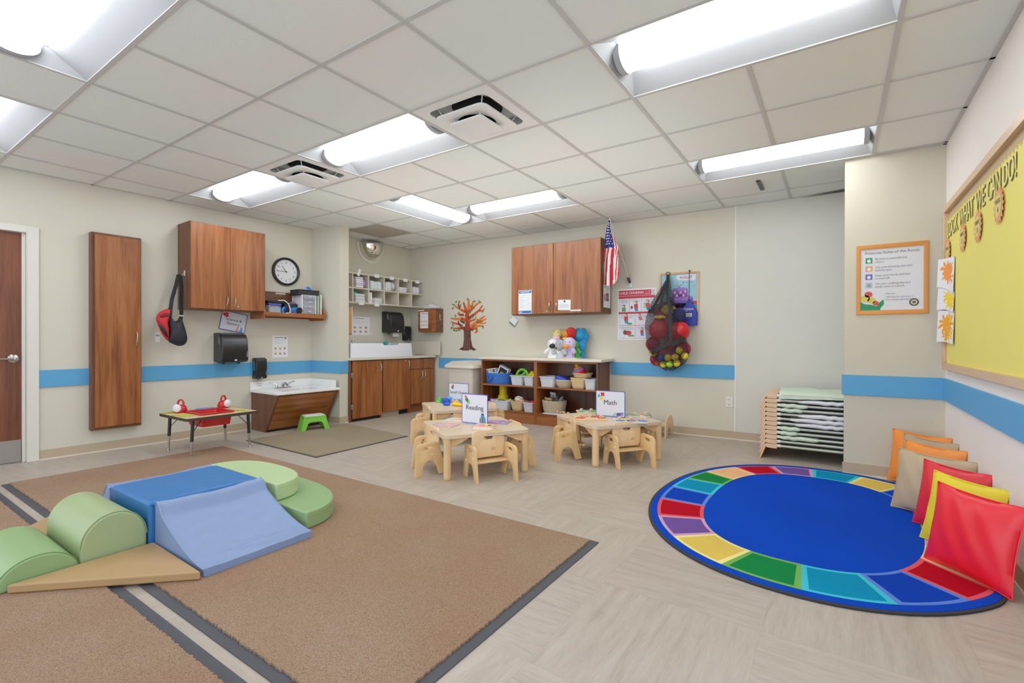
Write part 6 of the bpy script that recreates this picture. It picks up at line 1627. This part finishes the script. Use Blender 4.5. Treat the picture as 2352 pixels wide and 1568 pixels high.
# ================================================================== COTS
CE = P((226, 188, 152), .5, var=.03); CTU = P((188, 190, 176), .35, metal=.5, var=.04)
SG = P((206, 222, 200), .8, bump=.5, bscale=30); SW_ = P((224, 224, 228), .8, bump=.5, bscale=30)
SHEETS = {2: ('g', -.42, -.12), 3: ('g', -.42, -.28), 4: ('g', -.42, -.26), 5: ('w', -.30, .5), 6: ('w', -.34, .5), 7: ('w', -.28, .5), 8: ('g', -.42, -.24), 9: ('g', -.42, -.20), 10: ('w', -.28, .5), 11: ('g', -.42, .5)}
def sheet_mesh(k, col, a, b_):
    m = M(); z = 0.; mt = SG if col == 'g' else SW_; rd_ = random.Random(k); ph = rd_.uniform(0, 6)
    top = k == 11
    if not top:
        def f(u, v):
            x = a + (b_ - a) * u; q = 2 * pi * v
            e = min(1, 6 * u, 6 * (1 - u)) ** .5
            return (x, 5.045 + (.012 + .013 * e) * cos(q), z - .002 + (.008 + .011 * e) * sin(q) + .003 * sin(48 * x + ph + 2 * sin(17 * x)) * e)
        m.grid(mt, f, 60, 10)
        m.box(mt, a, b_, 5.06, 5.66, z + .006, z + .012)
    else:
        def f(u, v):
            x = -.43 + 1.0 * u; y = 5.03 + .66 * v; 
            hgt = .050 * sin(pi * min(1, max(0, v))) ** .5 * (.75 + .25 * sin(3 * u + 1)) + .006 * sin(23 * u + 5 * v) * sin(pi * v)
            drop = -.020 if v == 0 else 0
            return (x, y, z + .004 + hgt + drop * (1 - u))
        m.grid(mt, f, 40, 14)
        m.grid(mt, lambda u, v: (-.43 + .6 * u, 5.026 - .006 * sin(30 * u), z + .008 - (.034 * (1 - u) ** .7) * v), 30, 3)
    return m
names = ['lowest bare frame of the cot stack', 'bare frame second from the bottom of the cot stack', 'green sheeted cot third from the bottom of the stack', 'green sheeted cot fourth from the bottom, sheet bunched left', 'green wrinkled sheet cot fifth from the bottom of the stack', 'white sheeted cot sixth from the bottom, lowest white one', 'white sheeted cot seventh from the bottom of the stack', 'white sheeted cot eighth from the bottom of the stack', 'green sheeted cot ninth from the bottom of the stack', 'green sheeted cot third from the top of the stack', 'white sheeted cot second from the top of the stack', 'top cot of the stack, puffy pale green sheet']
for k in range(12):
    z = .128 + .0419 * k
    t = T('nap_cot', 'tan-ended nap cot, ' + names[k], 'cot', (0, 0, z), 0, 'stack of nap cots in the alcove')
    lz = -.128 if k == 0 else -.118
    for s_ in (1, -1):
        X_ = lambda x: x if s_ == 1 else .09 - x
        pts = [(X_(-.445), .012), (X_(-.53), .014), (X_(-.548), .004), (X_(-.592), lz), (X_(-.578), lz), (X_(-.536), -.014), (X_(-.528), -.024), (X_(-.445), -.027)]
        M().ext(CE, pts, 'y', 5.035, 5.70).b('end_leg', t, bevel=.003)
    for y in (5.05, 5.685):
        M().tube(CTU, [(-.445, y, 0), (.53, y, 0)], .0125, 10).b('side_tube', t)
        M().tube(P((226, 226, 220), .3), [(-.446, y, 0), (-.415, y, 0)], .0145, 10).b('joint', t)
    M().box(P((170, 180, 168), .8), -.43, .52, 5.055, 5.68, -.004, .003).b('bed_fabric', t)
    if k in SHEETS:
        c, a, b_ = SHEETS[k]; sheet_mesh(k, c, a, b_).b('fitted_sheet', t)

# ================================================================== POSTER AND BOARD AT RIGHT
t = W('rules_poster', 'orange-framed Rules of the Roost poster on the alcove wall', 'poster', 'J', .3645, 1.590)
OF = P((214, 142, 66), .55, var=.06, scale=4)
m = M(); m.plate(OF, [rr(.452, .562, .004), rr(.392, .492, .002)[::-1]], .010, 'xz', -.006, .002); m.b('frame', t)
m = M(); m.rect(P((216, 218, 226), .6, var=.01), -.197, .197, -.247, .247, -.004)
for k, c in enumerate([(40, 150, 100), (224, 160, 120), (110, 90, 180), (170, 190, 210)]):
    z = .155 - .066 * k; m.rect(P(c), -.165, -.120, z - .022, z + .022, -.005); m.ell(P((226, 228, 232) if k < 3 else (160, 150, 150)), -.142, z - .003, .012, .014, -.0055, 12)
m.poly(P((20, 140, 90)), [(-.197, -.247), (-.07, -.247), (-.065, -.225), (-.045, -.2), (-.048, -.16), (-.075, -.185), (-.09, -.215), (-.13, -.2), (-.17, -.195), (-.197, -.175)], -.005)
for (x, z, r_, c) in ((-.165, -.15, .03, (214, 196, 80)), (-.125, -.165, .026, (214, 196, 80)), (-.145, -.118, .026, (206, 78, 62)), (-.098, -.19, .02, (206, 78, 62))): m.ell(P(c), x, z, r_, r_ * .95, -.0055, 14)
m.ell(P((70, 70, 56)), .14, -.19, .03, .03, -.005, 20); m.ell(P((196, 196, 170)), .14, -.19, .02, .02, -.0055, 16); m.ell(P((80, 80, 60)), .14, -.19, .011, .009, -.006, 12)
m.b('sheet', t)
GT = P((140, 140, 148))
text(t, 'Primrose Rules of the Roost', GT, 0, .215, .03, -.0055, width=.34, thick=.0003)
for k, (a, b_) in enumerate([('Be kind to yourself and', 'others.'), ('Use your listening ears and', 'looking eyes.'), ('Keep your hands and feet', 'to yourself.'), ('Use your walking feet and', 'inside voice in school.')]):
    z = .155 - .066 * k
    text(t, a, GT, -.103, z + .010, .021, -.0055, align='LEFT'); text(t, b_, GT, -.103, z - .014, .021, -.0055, align='LEFT')
for k, a in enumerate(['Percy says,', '"Following the rules helps us', 'work and play well together."']): text(t, a, GT, -.035, -.115 - .021 * k - (.006 if k else 0), .0145, -.0055, align='LEFT')

t = W('bulletin_board', 'large bulletin board covered in yellow paper on the right wall', 'bulletin board', 'R', 3.385, 1.49)
bx0, bx1, bz0, bz1 = -1.385, 1.5, -.60, .60
FRW = wood((206, 166, 124), (218, 180, 140), (226, 192, 156), 'X', s=.6)
m = M(); fw = .048
m.box(FRW, bx0, bx1, -.03, -.002, bz1 - fw, bz1); m.box(FRW, bx0, bx1, -.03, -.002, bz0, bz0 + fw); m.box(FRW, bx0, bx0 + fw, -.03, -.002, bz0 + fw, bz1 - fw); m.box(FRW, bx1 - fw, bx1, -.03, -.002, bz0 + fw, bz1 - fw)
m.b('frame', t, bevel=.003)
M().rect(P((198, 172, 128), .8, var=.08, scale=40), bx0 + fw, bx1 - fw, bz0 + fw, bz1 - fw, -.004).b('cork_backing', t)
YP = P((240, 226, 112), .7, var=.03, scale=4, bump=.15, bscale=6)
edge = []
xx = bx1 - fw
while xx > bx0 + fw + .03:
    edge += [(xx, .475), (xx - .015, .492), (xx - .035, .470)]; xx -= .055
m = M(); m.ext(YP, [(bx0 + fw + .012, bz0 + fw), (bx1 - fw, bz0 + fw)] + edge + [(bx0 + fw + .012, .47)], 'y', -.012, -.007); m.b('yellow_paper', t, smooth=False)
LT = P((238, 228, 140), .6, var=.04); LT_SHADOW = P((130, 118, 56), .6)
for wd_, xa, xb in (('LOOK', -1.305, -.945), ('WHAT', -.895, -.495), ('WE', -.445, -.235), ('CAN', -.185, .065), ('DO!', .11, .31)):
    text(t, wd_, LT_SHADOW, (xa + xb) / 2 + .005, .402, .16, -.0135, width=xb - xa, thick=.003)  # dark offset copy: letter outline and cast shadow painted as colour
    text(t, wd_, LT, (xa + xb) / 2, .405, .16, -.017, width=xb - xa, ex=.0008)
def sun(x, z, k, label):
    s_ = W('paper_sun', label, 'paper sun', 'R', 3.385 - x, 1.49 + z, .02, 'paper suns on the bulletin board')
    m = M(); pts = []
    for q in range(32):
        r_ = .096 if q % 2 == 0 else .072; pts.append((r_ * .95 * cos(2 * pi * q / 32), r_ * sin(2 * pi * q / 32)))
    m.ext(P((230, 160, 110), .7), pts, 'y', -.002, 0); m.ell(P((222, 204, 124), .7), 0, 0, .058, .06, -.003, 20); m.b('sun_shape', s_, smooth=False)
    text(s_, 'WEEK', P((130, 130, 80)), 0, .02, .032, -.004); text(s_, str(k), P((90, 90, 60)), 0, -.024, .04, -.004, name='numeral')
sun(-1.25, .255, 1, 'orange paper sun marked 1 above the hanging paintings'); sun(-.76, .268, 2, 'orange paper sun marked 2 on the yellow board')
sun(-.365, .262, 3, 'orange paper sun marked 3 under the cut-out letters'); sun(.055, .282, 4, 'orange paper sun marked 4, nearest the viewer')
def art(label, zl, zr, cols, seed):
    """painting pinned by its near edge, far edge curling off the board"""
    s_ = T('child_painting', label, 'painting', (.665, 4.60, zl[0]), 0, 'paintings hanging on the bulletin board')
    rd_ = random.Random(seed); m = M()
    def f(u, v):
        x = .636 + .038 * u + .012 * sin(pi * u); y = 4.765 - .355 * u
        zt = zl[0] + (zr[0] - zl[0]) * u; zb_ = zl[1] + (zr[1] - zl[1]) * u
        return (x - .665 - .008 * v, y - 4.60, zt + (zb_ - zt) * v + .006 * sin(5 * u) * v - zl[0])
    nz = [(rd_.uniform(.35, .85), rd_.uniform(.3, .8), rd_.uniform(.16, .26), rd_.choice(cols)) for _ in range(5)]
    def mf(u, v):
        for (a, b_, r_, c) in nz:
            if math.hypot((u - a), (v - b_) * 1.1) < r_ * (1 + .35 * sin(9 * math.atan2(v - b_, u - a) + seed) + .2 * sin(23 * u + 11 * v)): return P(c, .7)
        return PAPER
    m.grid(None, f, 36, 30, mf); m.b('sheet', s_)
    m = M(); m.ball(P((200, 40, 40)), (.012, -.17, -.03), .006, 8); m.b('pin', s_)
art('top hanging child painting in orange on white paper, under the first sun', (1.705, 1.50), (1.68, 1.43), [(240, 140, 40), (244, 150, 60)], 3)
art('middle hanging child painting in yellow on white paper', (1.51, 1.33), (1.435, 1.305), [(250, 214, 30), (246, 190, 40)], 5)
art('lowest hanging child painting in orange and yellow on white paper', (1.325, 1.09), (1.31, 1.083), [(244, 160, 30), (250, 200, 30)], 8)

# ================================================================== LIGHT AND CAMERA
w = bpy.data.worlds.new('room_fill'); sc.world = w; w.use_nodes = True
bg = w.node_tree.nodes['Background']; bg.inputs['Color'].default_value = (.90, .98, 1.10, 1); bg.inputs['Strength'].default_value = 1.15
def lamp(name, kind, power, col, loc, rot, **k):
    l = bpy.data.lights.new(name, kind); l.energy = power; l.color = col
    for a_, v in k.items(): setattr(l, a_, v)
    o = bpy.data.objects.new(name, l); COL.objects.link(o); o.location = loc; o.rotation_euler = rot
lamp('ceiling_fill', 'AREA', 11., (1., .99, .96), (-2.75, 3.75, 1.85), (pi, 0, 0), shape='RECTANGLE', size=3.8, size_y=2.2)  # unseen upward fill without a fixture, added to lift the far ceiling
sd = Vector((.45, .86, -.03)); o_ = sd.to_track_quat('-Z', 'Y').to_euler()
lamp('rear_fill', 'SUN', .36, (1., .98, .95), (-3, -4, 2), o_, angle=R(40))  # soft sun added behind the camera to brighten the back and right walls
cam = bpy.data.cameras.new('camera'); co = bpy.data.objects.new('camera', cam); COL.objects.link(co)
cam.sensor_width = 36; cam.lens = 1103 / 2352 * 36; cam.clip_start = .05
yaw, pit, rol = .5928, -.00333, .00228
Fv = Vector((-sin(yaw) * cos(pit), cos(yaw) * cos(pit), sin(pit))); Rv = Vector((cos(yaw), sin(yaw), 0)); Uv = Rv.cross(Fv)
R3 = Rv * cos(rol) + Uv * sin(rol); U3 = -Rv * sin(rol) + Uv * cos(rol)
mw = Matrix((R3, U3, -Fv)).transposed().to_4x4(); mw.translation = Vector((0, 0, 1.09935)); co.matrix_world = mw
sc.camera = co
sc.view_settings.view_transform = 'Standard'; sc.view_settings.exposure = EXPO; sc.view_settings.gamma = 1.1; sc.view_settings.look = 'None'
sc.cycles.use_denoising = True
sc.cycles.max_bounces = 8; sc.cycles.transparent_max_bounces = 16
sc.cycles.sample_clamp_indirect = 6
sc.cycles.use_adaptive_sampling = True; sc.cycles.adaptive_threshold = .02
